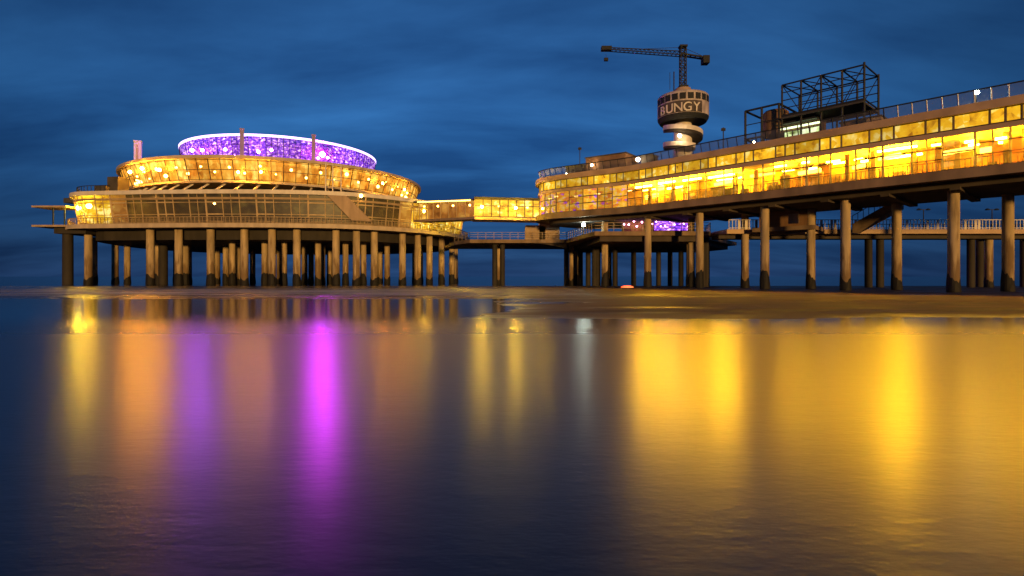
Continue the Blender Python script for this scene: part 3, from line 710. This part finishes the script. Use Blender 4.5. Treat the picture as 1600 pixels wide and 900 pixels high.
for i in range(9):
    q = W1.lerp(W2, i / 8); mb.bar((q[0], q[1], 10.1 + 1.4 * i / 8), (q[0], q[1], 12.5 + 2.1 * i / 8), 0.12)
part(mb, 'ramp_post', 'frame_tan', wk)
mb = MB(); q0 = W1.lerp(W2, 0.05); q1 = W1.lerp(W2, 0.9)
mb.bar((q0[0] - .1, q0[1] - .1, 12.62), (q1[0] - .1, q1[1] - .1, 14.5), 0.14, 0.16); part(mb, 'strip_light', 'ramp_strip', wk)
mb = MB(); mb.hexa([(W1[0] + nn[0], W1[1] + nn[1], 10.15), (W2[0] + nn[0], W2[1] + nn[1], 11.6), (W2[0] + nn[0] * .95, W2[1] + nn[1] * .95, 11.6), (W1[0] + nn[0] * .95, W1[1] + nn[1] * .95, 10.15)],
        [(W1[0] + nn[0], W1[1] + nn[1], 12.5), (W2[0] + nn[0], W2[1] + nn[1], 14.6), (W2[0] + nn[0] * .95, W2[1] + nn[1] * .95, 14.6), (W1[0] + nn[0] * .95, W1[1] + nn[1] * .95, 12.5)])
part(mb, 'ramp_wall', 'tan', wk)
for i in range(8):
    a_, b_ = W1.lerp(W2, i / 8), W1.lerp(W2, (i + 1) / 8); o1, o2 = nn * .03, nn * .03
    mb = MB(); mb.add([(a_[0] + o1[0], a_[1] + o1[1], 10.16 + 1.45 * i / 8), (b_[0] + o1[0], b_[1] + o1[1], 10.16 + 1.45 * (i + 1) / 8), (b_[0] + o1[0], b_[1] + o1[1], 12.48 + 2.1 * (i + 1) / 8), (a_[0] + o1[0], a_[1] + o1[1], 12.48 + 2.1 * i / 8)], [(0, 1, 2, 3)])
    part(mb, 'window', 'pane_amber', wk)  # glowing pane added to brighten the ramp side
    if i % 2:
        q = W1.lerp(W2, (i + .5) / 8) + Vector((nn[0], nn[1])) * .5; mb = MB(); mb.ball((q[0], q[1], 12.1 + 2.1 * i / 8), .17, 8); part(mb, 'lamp', 'bulb', wk, None, True)  # bulb added inside to brighten the ramp

# ------------------------------------------------------------------ lower decks
ZL = 7.3
deck = thing('lower_deck', 'low dark deck on thin piles from the round pavilion to below the hall end', 'pier deck', (5, 88, 0))
out = [(-13, 104), (-9.5, 90), (-6.6, 85), (8.5, 85), (10.6, 69.8), (25.5, 69.8), (27, 76), (38, 92), (36, 104), (18, 106), (-4, 104)]
mb = MB(); mb.prism([Vector(p) for p in out], ZL - 0.55, ZL); part(mb, 'deck_slab', 'slab', deck)
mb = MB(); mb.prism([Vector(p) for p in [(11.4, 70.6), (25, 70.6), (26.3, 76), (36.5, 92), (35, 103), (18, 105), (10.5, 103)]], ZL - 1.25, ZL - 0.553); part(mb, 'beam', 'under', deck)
mb = MB()
for p, q in zip(out[1:6], out[2:7]):
    p, q = Vector(p), Vector(q); L_ = (q - p).length; k = int(L_ / 1.2)
    for i in range(k + 1):
        a = p.lerp(q, i / k); mb.bar((a[0], a[1] + .1, ZL), (a[0], a[1] + .1, ZL + 1.1), 0.06)
    for z in (0.4, 0.75, 1.1): mb.bar((p[0], p[1] + .1, ZL + z), (q[0], q[1] + .1, ZL + z), 0.055)
part(mb, 'deck_railing', 'frame_tan', deck)
dk = Columns(deck, 0.42, ZL - .5, 'darkpile', 0); dl = Columns(deck, 0.42, ZL - .5, 'concrete', 1.4)
for px, Y in ((773, 88), (785, 88), (885, 90), (907, 92), (919, 92), (929, 84), (934, 84), (961, 86), (990, 90), (1029, 92), (1047, 94), (1064, 90), (1104, 74), (1098, 74)): dk.put((px - HX) * Y / F, Y)
for px, Y in ((779, 96), (893, 92), (1077, 76), (900, 98), (952, 98)): dl.put((px - HX) * Y / F, Y)
# arched haunch where the deck gets deeper
mb = MB(); prof = [(2.6, 6.72)] + [(2.6 + 6 * i / 8, 6.72 - 0.9 * (i / 8) ** 2) for i in range(1, 9)] + [(8.6, 6.72)]
n = len(prof); mb.add([(x, 85.3, z) for x, z in prof] + [(x, 88, z) for x, z in prof], [tuple(range(n)), tuple(reversed(range(n, 2 * n)))] + [(i, (i + 1) % n, n + (i + 1) % n, n + i) for i in range(n)])
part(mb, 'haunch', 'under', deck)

arm = thing('side_deck', 'level side deck with white railing that crosses behind the hall pillars on the right', 'pier deck', (52, 69, 0))
mb = MB(); mb.box((55, 69.6, ZL - .28), (57.4, 6, .55)); part(mb, 'deck_slab', 'fascia', arm)
mb = MB(); mb.box((54.5, 69.6, ZL - .8), (57, 2.4, .48)); part(mb, 'beam', 'under', arm)
mb = MB(); x = 26.6
rr_ = random.Random(5)
while x < 83:
    mb.bar((x, 66.7, ZL), (x, 66.7, ZL + 1.15), 0.07 if rr_.random() < .8 else 0.3, 0.05); x += 0.42
for z in (1.15, 0.15): mb.bar((26.6, 66.7, ZL + z), (83, 66.7, ZL + z), 0.08)
part(mb, 'deck_railing', 'white', arm)
mb = MB(); x = 35.0
while x < 83: mb.bar((x, 72.4, ZL), (x, 72.4, ZL + 1.15), 0.07); x += 0.8
mb.bar((35, 72.4, ZL + 1.15), (83, 72.4, ZL + 1.15), 0.08); part(mb, 'rear_railing', 'steel', arm)
ad = Columns(arm, 0.45, ZL - .5, 'darkpile', 0); al = Columns(arm, 0.45, ZL - .5, 'concrete', 1.3)
for px, Y in ((1357, 70), (1375, 70), (1517, 70), (1531, 72), (1600, 72)): ad.put((px - HX) * Y / F, Y)
for px, Y in ((1545, 70), (1670, 71)): al.put((px - HX) * Y / F, Y)

# stair core under the hall and the stair down to the side deck
core = thing('stair_core', 'brown boarded stair enclosure under the hall between the middle pillars', 'stairwell', (32.6, 65, ZL))
mb = MB(); mb.box((32.7, 64.6, 8.22), (5.4, 3.2, 1.84), (.74, -.67)); part(mb, 'wall', 'timber', core)
mb = MB(); mb.box((32.7, 64.6, 7.04), (6.6, 4.4, 0.48), (.74, -.67)); part(mb, 'landing', 'slab', core)
mb = MB(); p = at(1240, 349, 61.2); mb.box((p[0], p[1], 8.0), (1.1, .1, 1.1), (.74, -.67)); part(mb, 'door', 'tan', core)
stair = thing('stair_flight', 'slanting stair flight rising from the side deck to the underside of the hall', 'stairs', (41, 64, ZL))
mb = MB(); a, b = at(1332, 357, 64.5), at(1402, 318, 61.5)
mb.hexa([a + Vector((0, 0, -.5)), a + Vector((1.6, 1.2, -.5)), b + Vector((1.6, 1.2, -.5)), b + Vector((0, 0, -.5))], [a + Vector((0, 0, .55)), a + Vector((1.6, 1.2, .55)), b + Vector((1.6, 1.2, .55)), b + Vector((0, 0, .55))])
part(mb, 'stringer', 'slab', stair)
mb = MB()
for i in range(9):
    q = a.lerp(b, i / 8); mb.bar(q + Vector((0, 0, .5)), q + Vector((0, 0, 1.5)), 0.05)
mb.bar(a + Vector((0, 0, 1.5)), b + Vector((0, 0, 1.5)), 0.07); part(mb, 'handrail', 'steel', stair)

# things standing on the lower deck
box1 = thing('storage_container', 'tan boarded container standing on the low deck below the walkway', 'container', at(846, 374, 86))
mb = MB(); mb.box((at(836, 0, 87)[0], 87.2, 8.4), (3.2, 2.0, 2.2)); part(mb, 'body', 'tan', box1)
mb = MB(); mb.box((at(858, 0, 87)[0], 87.4, 8.95), (3.2, 2.4, 3.3)); part(mb, 'annex', 'tan', box1)
mb = MB(); mb.box((at(858, 0, 87)[0], 87.4, 10.67), (3.4, 2.6, 0.12)); mb.box((at(836, 0, 87)[0], 87.2, 9.56), (3.1, 2.1, 0.1)); part(mb, 'roof', 'fascia', box1)
bar_ = thing('deck_bar', 'small bar under the hall with pink and violet light strings', 'bar', at(1025, 361, 75))
a, b = at(974, 0, 75.5), at(1078, 0, 75.5)
mb = MB(); mb.box(((a[0] + b[0]) / 2, 76.2, 8.3), (b[0] - a[0], 1.2, 1.9)); part(mb, 'wall', 'interior_dark', bar_)
mb = MB(); mb.box(((a[0] + b[0]) / 2, 75.7, 9.32), (b[0] - a[0] + .6, 2.2, 0.14)); part(mb, 'canopy', 'steel', bar_)
mb = MB(); mb.add([(at(1022, 0, 75.5)[0], 75.45, 7.9), (at(1076, 0, 75.5)[0], 75.45, 7.9), (at(1076, 0, 75.5)[0], 75.45, 9.2), (at(1022, 0, 75.5)[0], 75.45, 9.2)], [(0, 1, 2, 3)]); part(mb, 'window', 'pane_violet', bar_)
lr = random.Random(3)
M['pink_bulb'] = lamp_mat('pink_bulb', (1.0, 0.35, 0.6), 16)
for i in range(15):
    p = at(976 + i * 7 + lr.uniform(-2, 2), 351 + lr.uniform(-6, 4), 75.2); mb = MB(); mb.ball(p, 0.13 if i < 5 else 0.09, 8); part(mb, 'light_bulb', 'pink_bulb', bar_, None, True)
wl = thing('deck_lamp', 'bright cool white lamp under the hall end above the low deck', 'lamp', at(912, 361, 76))
p = at(912, 351, 76); mb = MB(); mb.ball(p, 0.26); part(mb, 'lamp_globe', 'white_lamp', wl, None, True)
mb = MB(); mb.bar((p[0], p[1] + .3, ZL), (p[0], p[1] + .3, p[2]), 0.12); part(mb, 'post', 'steel', wl)
for px, lab in ((1443, 'two-headed dark lamp post on the side deck, left one of the pair'), (1550, 'two-headed dark lamp post on the side deck, right one of the pair')):
    p = at(px, 350, 70.5); lp = thing('lamp_post', lab, 'lamp post', (p[0], p[1], ZL), 'lamp posts on the side deck')
    mb = MB(); mb.lathe((p[0], p[1], ZL), [(.13, 0), (.11, .5), (.06, .55), (.05, 2.9)], 8); part(mb, 'pole', 'steel', lp)
    for sx in (-1, 1):
        mb = MB(); mb.bar((p[0], p[1], ZL + 2.85), (p[0] + sx * .5, p[1], ZL + 2.95), 0.06); mb.lathe((p[0] + sx * .6, p[1], ZL + 2.8), [(.28, 0), (.24, .12), (.08, .22)], 10); part(mb, 'lamp_head', 'steel', lp)

# ------------------------------------------------------------------ bungee tower with crane
TX, TY = at(1067, 0, 95)[0], 95.0
tw = thing('bungee_tower', 'white spiral jump tower with a round sign drum, standing behind the hall', 'tower', (TX, TY, ZL))
def zt(py): return EYE + (HY - py) * TY / F
mb = MB(); mb.lathe((TX, TY, 0), [(1.75, ZL), (1.6, zt(240)), (1.45, zt(192))], 28); part(mb, 'shaft', 'white', tw, None, True)
# spiral ramp
def spiral(a0, a1, z0, z1, r0, r1, h, name, mat):
    mb = MB(); n = 40; vs, fs = [], []
    for i in range(n + 1):
        f = i / n; a = a0 + (a1 - a0) * f; z = z0 + (z1 - z0) * f
        for r, dz in ((r0, 0), (r1, 0), (r1, h), (r0, h)): vs.append((TX + r * math.cos(a), TY + r * math.sin(a), z + dz))
    for i in range(n):
        for q in range(4): fs.append((4 * i + q, 4 * i + (q + 1) % 4, 4 * i + 4 + (q + 1) % 4, 4 * i + 4 + q))
    fs += [(0, 1, 2, 3), tuple(4 * n + q for q in (3, 2, 1, 0))]
    mb.add(vs, fs); return part(mb, name, mat, tw)
spiral(R(165), R(650), zt(206), zt(241), 1.4, 3.3, 0.45, 'ramp', 'darkpile')
spiral(R(165), R(650), zt(206) + .452, zt(241) + .452, 3.2, 3.36, 0.75, 'ramp_parapet', 'white')
# drum
mb = MB(); mb.lathe((TX, TY, 0), [(1.5, zt(194)), (3.9, zt(193)), (4.25, zt(188)), (4.25, zt(186))], 40, True); part(mb, 'drum_base', 'steel', tw)
mb = MB(); mb.lathe((TX, TY, 0), [(4.3, zt(186)), (4.3, zt(154)), (4.1, zt(152))], 40); drum = part(mb, 'sign_drum', 'drum_paint', tw)
mb = MB(); mb.lathe((TX, TY, 0), [(2.1, zt(152) + .02), (1.3, zt(139))], 20); part(mb, 'cap', 'tan', tw, None, True)
tface = math.atan2(-TY, -TX)
# dark ports of the upper row, with crossed bars
for i in range(9):
    a = tface + (i - 4) * 0.30; c = Vector((TX + 4.31 * math.cos(a), TY + 4.31 * math.sin(a))); d = (-math.sin(a), math.cos(a))
    mb = MB(); mb.box((c[0], c[1], zt(161.5)), (0.95, 0.08, 1.05), d); po = part(mb, 'port', 'steel', tw, drum)
    e = Vector((d[0], d[1], 0)); n_ = Vector((math.cos(a), math.sin(a), 0)) * .07; cc = Vector((c[0], c[1], zt(163)))
# the word on the drum, one letter at a time round the curve
mb = MB(); mb.lathe((TX, TY, 0), [(4.33, zt(185.5)), (4.36, zt(185.5)), (4.36, zt(168.5)), (4.33, zt(168.5))], 30, False, (tface - 1.25, tface + .78)); part(mb, 'sign_band', 'band_paint', tw, drum)
word = 'BUNGY'
for i, ch in enumerate(word):
    a = tface + (i - 2) * 0.345 - 0.17
    cu = bpy.data.curves.new('letter', 'FONT'); cu.body = ch; cu.size = 2.1; cu.extrude = 0.05; cu.align_x = 'CENTER'; cu.offset = 0.02
    cu.materials.append(M['white'])
    tmp = bpy.data.objects.new('letter', cu); COL.objects.link(tmp); bpy.context.view_layer.update()
    me = bpy.data.meshes.new_from_object(tmp.evaluated_get(bpy.context.evaluated_depsgraph_get())); bpy.data.objects.remove(tmp)
    me.materials.clear(); me.materials.append(M['white'])
    o = bpy.data.objects.new('letter', me); COL.objects.link(o); o.parent = drum
    o.location = Vector((TX + 4.40 * math.cos(a), TY + 4.40 * math.sin(a), zt(184.5))) - Vector(tw.location)
    o.rotation_euler = (R(90), 0, a + math.pi / 2)
    o['label'] = 'white letter ' + ch + ' on the dark band'
p = at(1062, 212, 91.3); mb = MB(); mb.ball(p, 0.3); part(mb, 'floodlight', 'spot_warm', tw, None, True)
mb = MB(); p = at(1053, 0, 95); mb.bar((p[0], p[1], zt(150)), (p[0], p[1], zt(112)), 0.16); mb.bar((p[0] - .7, p[1], zt(140)), (p[0] - .7, p[1], zt(113)), 0.07); part(mb, 'aerial', 'steel', tw)

cr = thing('tower_crane', 'dark slim crane with a long level boom on top of the jump tower', 'crane', (TX, TY, zt(139)))
mb = MB(); zb, ztp = zt(139), zt(74); w = .45
for sx in (-w, w):
    for sy in (-w, w): mb.bar((TX + sx, TY + sy, zb), (TX + sx, TY + sy, ztp), 0.15)
k = 11
for i in range(k):
    z0, z1 = zb + (ztp - zb) * i / k, zb + (ztp - zb) * (i + 1) / k; f = 1 if i % 2 else -1
    for sy in (-w, w): mb.bar((TX - w * f, TY + sy, z0), (TX + w * f, TY + sy, z1), 0.08); mb.bar((TX - w, TY + sy, z1), (TX + w, TY + sy, z1), 0.08)
    for sx in (-w, w): mb.bar((TX + sx, TY - w * f, z0), (TX + sx, TY + w * f, z1), 0.08)
part(mb, 'mast', 'steel', cr)
mb = MB(); mb.box((TX, TY, zt(137.5)), (1.5, 1.5, 0.6)); mb.box((TX, TY, zt(73)), (1.3, 1.3, 0.3)); part(mb, 'mast_collar', 'steel', cr)
mb = MB(); A, B_ = at(1064, 87, 95), at(943, 78, 96.5); w = .45
for dy, dz in ((-w, 0), (w, 0), (0, .8)):
    mb.bar(A + Vector((0, dy, dz)), B_ + Vector((0, dy, dz * .6)), 0.13)
for i in range(18):
    p, q, r = A.lerp(B_, i / 18), A.lerp(B_, (i + .5) / 18), A.lerp(B_, (i + 1) / 18); h = .8 - .32 * i / 18
    for dy in (-w, w): mb.bar(p + Vector((0, dy, 0)), q + Vector((0, 0, h)), 0.065); mb.bar(q + Vector((0, 0, h)), r + Vector((0, dy, 0)), 0.065)
mb.box(B_ + Vector((.5, 0, .2)), (1.8, 1.0, .7)); part(mb, 'boom', 'steel', cr)
mb = MB(); C_ = at(1102, 92, 95)
for dy in (-w, w): mb.bar(A + Vector((0, dy, .2)), C_ + Vector((0, dy, .1)), 0.24)
for i in range(5): p = A.lerp(C_, i / 5); mb.bar(p + Vector((0, -w, .2)), p + Vector((0, w, .2)), 0.14)
part(mb, 'counter_boom', 'steel', cr)
mb = MB(); mb.box(C_ + Vector((0, 0, -.25)), (1.1, 1.4, 1.3)); part(mb, 'counterweight', 'steel', cr)
mb = MB(); mb.bar((TX, TY, ztp), B_.lerp(A, .45) + Vector((0, 0, .6)), 0.06); mb.bar((TX, TY, ztp), C_ + Vector((0, 0, .3)), 0.06); part(mb, 'stay_cable', 'steel', cr)
mb = MB(); q = at(947, 0, 96.4); mb.bar((q[0], q[1], zt(79)), (q[0], q[1], zt(87)), 0.05); mb.box((q[0], q[1], zt(88)), (.7, .5, .5)); part(mb, 'hook_block', 'steel', cr)

# ------------------------------------------------------------------ things on the hall roof
def hall_s(px, t, z=15.5):
    best, bs = 1e9, 0
    for i in range(1200):
        s = (S_END - 8) * i / 1200; p = hp(s, t); x = HX + p[0] / p[1] * F
        if abs(x - px) < best: best, bs = abs(x - px), s
    return bs
def roofpt(px, py, t):
    p = hp(hall_s(px, t), t); return Vector((p[0], p[1], EYE + (HY - py) * p[1] / F))
ZR = 15.5
fr = thing('steel_framework', 'big dark open steel frame of posts and rails standing on the hall roof', 'steel frame', roofpt(1300, 205, 4))
mb = MB()
tf, tb = 3.2, 8.0
sA, sB = hall_s(1222, tf), hall_s(1351, tf)
ztop = roofpt(1351, 101, tf)[2]; zmid = roofpt(1351, 155, tf)[2]
cols_s = [sA + (sB - sA) * i / 4 for i in range(5)]
def fp(s, t, z): p = hp(s, t); return Vector((p[0], p[1], z))
for s in cols_s:
    for t in (tf, tb): mb.bar(fp(s, t, ZR), fp(s, t, ztop + (0.25 if s == sB else 0)), 0.15)
    for z in (zmid, ztop): mb.bar(fp(s, tf, z), fp(s, tb, z), 0.11)
part(mb, 'post', 'steel', fr)
mb = MB()
for t in (tf, tb):
    for z, w in ((zmid, .22), (ztop, .13), ((zmid + ztop) / 2, .09), (zmid + (ztop - zmid) * .25, .08), (zmid + (ztop - zmid) * .75, .08)): mb.bar(fp(sA, t, z), fp(sB, t, z), w)
part(mb, 'rail', 'steel', fr)
mb = MB()
for i in range(4):
    a, b = cols_s[i], cols_s[i + 1]
    mb.bar(fp(a, tb, zmid), fp(b, tb, ztop), 0.065); mb.bar(fp(a, tf, zmid if i % 2 else ztop), fp(b, tf, ztop if i % 2 else zmid), 0.07)
    for z in (zmid, ztop): mb.bar(fp(a, tf, z), fp(b, tb, z), 0.08)
part(mb, 'brace', 'steel', fr)
mb = MB(); a, b, c, d = fp(sA, tf - .3, 0), fp(sB, tf - .3, 0), fp(sB, tb + .3, 0), fp(sA, tb + .3, 0)
mb.prism([a, b, c, d], zmid - .35, zmid - .16); part(mb, 'platform', 'roof', fr)
fr2 = thing('equipment_cage', 'smaller dark steel cage holding a machine beside the big roof frame', 'steel frame', roofpt(1190, 220, 4))
mb = MB(); s2, s3 = hall_s(1165, tf), hall_s(1217, tf); z2 = roofpt(1165, 174, tf)[2]
for s in (s2, (s2 + s3) / 2, s3):
    for t in (tf, tb): mb.bar(fp(s, t, ZR), fp(s, t, z2), 0.19)
for t in (tf, tb):
    for z in (z2, ZR + 1.6): mb.bar(fp(s2, t, z), fp(s3, t, z), 0.18)
    mb.bar(fp(s2, t, (z2 + ZR + 1.6) / 2), fp(s3, t, (z2 + ZR + 1.6) / 2), .08)
for s in (s2, s3): mb.bar(fp(s, tf, z2), fp(s, tb, z2), .17); mb.bar(fp(s, tf, ZR + 1.6), fp(s, tb, ZR + 1.6), .17)
part(mb, 'cage', 'steel', fr2)
mb = MB(); p = fp(s2 + (s3 - s2) * .72, 4.9, 0); mb.lathe((p[0], p[1], 0), [(1.25, ZR + 1.7), (1.35, ZR + 2.1), (1.35, z2 - .5), (1.1, z2 - .25)], 18); part(mb, 'machine_drum', 'timber', fr2, None, True)
ks = thing('roof_kiosk', 'roof kiosk under the steel frame glowing pale green', 'kiosk', roofpt(1250, 205, 4.5))
sk0, sk1 = hall_s(1224, 4.0), hall_s(1279, 4.0)
mb = MB(); a, b, c, d = fp(sk0, 4.3, 0), fp(sk1, 4.3, 0), fp(sk1, 6.3, 0), fp(sk0, 6.3, 0); mb.prism([a, b, c, d], ZR, ZR + 2.55); part(mb, 'body', 'interior_dark', ks)
M['pane_green'] = pane_mat('pane_pale_green', [(0.25, (0.16, 0.22, 0.05)), (0.45, (0.6, 0.75, 0.3)), (0.7, (0.95, 1.0, 0.75))], 2.6, 0.15, 0.9)
for i in range(4):
    bay(ks, lambda s, t: hp(s, t + 4.2), sk0 + (sk1 - sk0) * i / 4, sk0 + (sk1 - sk0) * (i + 1) / 4, ZR + .3, ZR + 1.9, 'pane_green', 'steel', (0.5, 0.97), fw=0.1)
mb = MB(); mb.bar(fp(sk0 + .2, 3.9, ZR + 2.15), fp(sk1 - .2, 3.9, ZR + 2.15), 0.18); part(mb, 'strip_light', 'kiosk_light', ks)
mb = MB(); mb.prism([fp(sk0, 3.4, 0), fp(sk1, 3.4, 0), fp(sk1, 6.5, 0), fp(sk0, 6.5, 0)], ZR + 2.56, ZR + 2.75); part(mb, 'roof', 'steel', ks)
def hut(name, label, x0, x1, t0, t1, h, mat, detail=True):
    a, b = hall_s(x0, t0), hall_s(x1, t0); r = thing(name, label, 'hut', hp((a + b) / 2, t0).to_3d() + Vector((0, 0, ZR)))
    mb = MB(); mb.prism([fp(a, t0, 0), fp(b, t0, 0), fp(b, t1, 0), fp(a, t1, 0)], ZR, ZR + h); part(mb, 'body', mat, r)
    mb = MB(); mb.prism([fp(a + .1, t0 - .15, 0), fp(b - .1, t0 - .15, 0), fp(b - .1, t1 + .1, 0), fp(a + .1, t1 + .1, 0)], ZR + h + .003, ZR + h + .14); part(mb, 'roof', 'roof', r)
    if detail:
        mb = MB(); c = a + (b - a) * .35; mb.prism([fp(c, t0 - .05, 0), fp(c - .8, t0 - .05, 0), fp(c - .8, t0 + .02, 0), fp(c, t0 + .02, 0)], ZR + .1, ZR + h * .8); part(mb, 'door', 'timber', r)
    return r
hut('roof_hut', 'brown low hut beneath the right half of the steel frame', 1313, 1349, 3.6, 6, 1.5, 'timber')
hut('roof_hut', 'tan square hut at the right foot of the steel frame', 1354, 1377, 3.0, 5, 1.35, 'tan')
hut('plant_room', 'dark flat plant room on the far end of the hall roof left of the jump tower', 915, 978, 2.2, 6, 2.5, 'timber')
hut('plant_room', 'low dark plant box at the very end of the hall roof', 884, 910, 2.0, 5, 1.6, 'roof', False)
hut('vent_box', 'small dark vent box right of the plant room below the jump tower', 1002, 1018, 2.4, 4, 1.7, 'roof', False)
for px, h, lab in ((906, 4.2, 'thin dark mast at the left of the plant room on the hall roof'), (1130, 3.2, 'thin dark mast on the hall roof between jump tower and equipment cage')):
    p = roofpt(px, 250, 2.0); ma = thing('roof_mast', lab, 'mast', (p[0], p[1], ZR))
    mb = MB(); mb.bar((p[0], p[1], ZR), (p[0], p[1], ZR + h), 0.09); part(mb, 'pole', 'steel', ma)
    mb = MB(); mb.box((p[0], p[1], ZR + h - .25), (.45, .2, .3)); part(mb, 'floodlight', 'steel', ma)
# small lamps along the roof edge
for px, py, t, r, mt, lab in ((997, 249, 1.6, .27, 'spot_warm', 'bright warm roof lamp left of the jump tower foot'), (925, 258, 1.6, .16, 'spot_warm', 'small warm roof lamp beside the dark plant room'),
                              (885, 272, 1.4, .14, 'spot_warm', 'small warm roof lamp near the far end of the hall roof'), (1178, 222, 2.6, .1, 'spot_warm', 'small warm lamp at the foot of the equipment cage'), (1527, 144, .3, .17, 'white_lamp', 'small cool white lamp on the roof railing at the right')):
    p = roofpt(px, py, t); lp = thing('roof_lamp', lab, 'lamp', (p[0], p[1], ZR))
    mb = MB(); mb.bar((p[0], p[1] + .1, ZR), (p[0], p[1] + .1, p[2]), 0.08); part(mb, 'post', 'steel', lp)
    mb = MB(); mb.ball(p, r); part(mb, 'lamp_globe', mt, lp, None, True)
# glowing shape added in place of the red glow on the far sand
g = ground_px(980, 450.5)
rl_ = thing('red_glow_dome', 'low red orange lantern added for the glow on the sand between the pillars under the hall end', 'dome', (g[0], g[1], 0.05))
mb = MB(); mb.lathe((g[0], g[1], 0), [(.9, 0.0), (.9, .06), (.8, .1)], 18); part(mb, 'base', 'steel', rl_)
mb = MB(); mb.lathe((g[0], g[1], 0), [(.8, .103), (.74, .22), (.45, .33), (.02, .36)], 18); part(mb, 'glow_dome', 'red_glow', rl_, None, True)
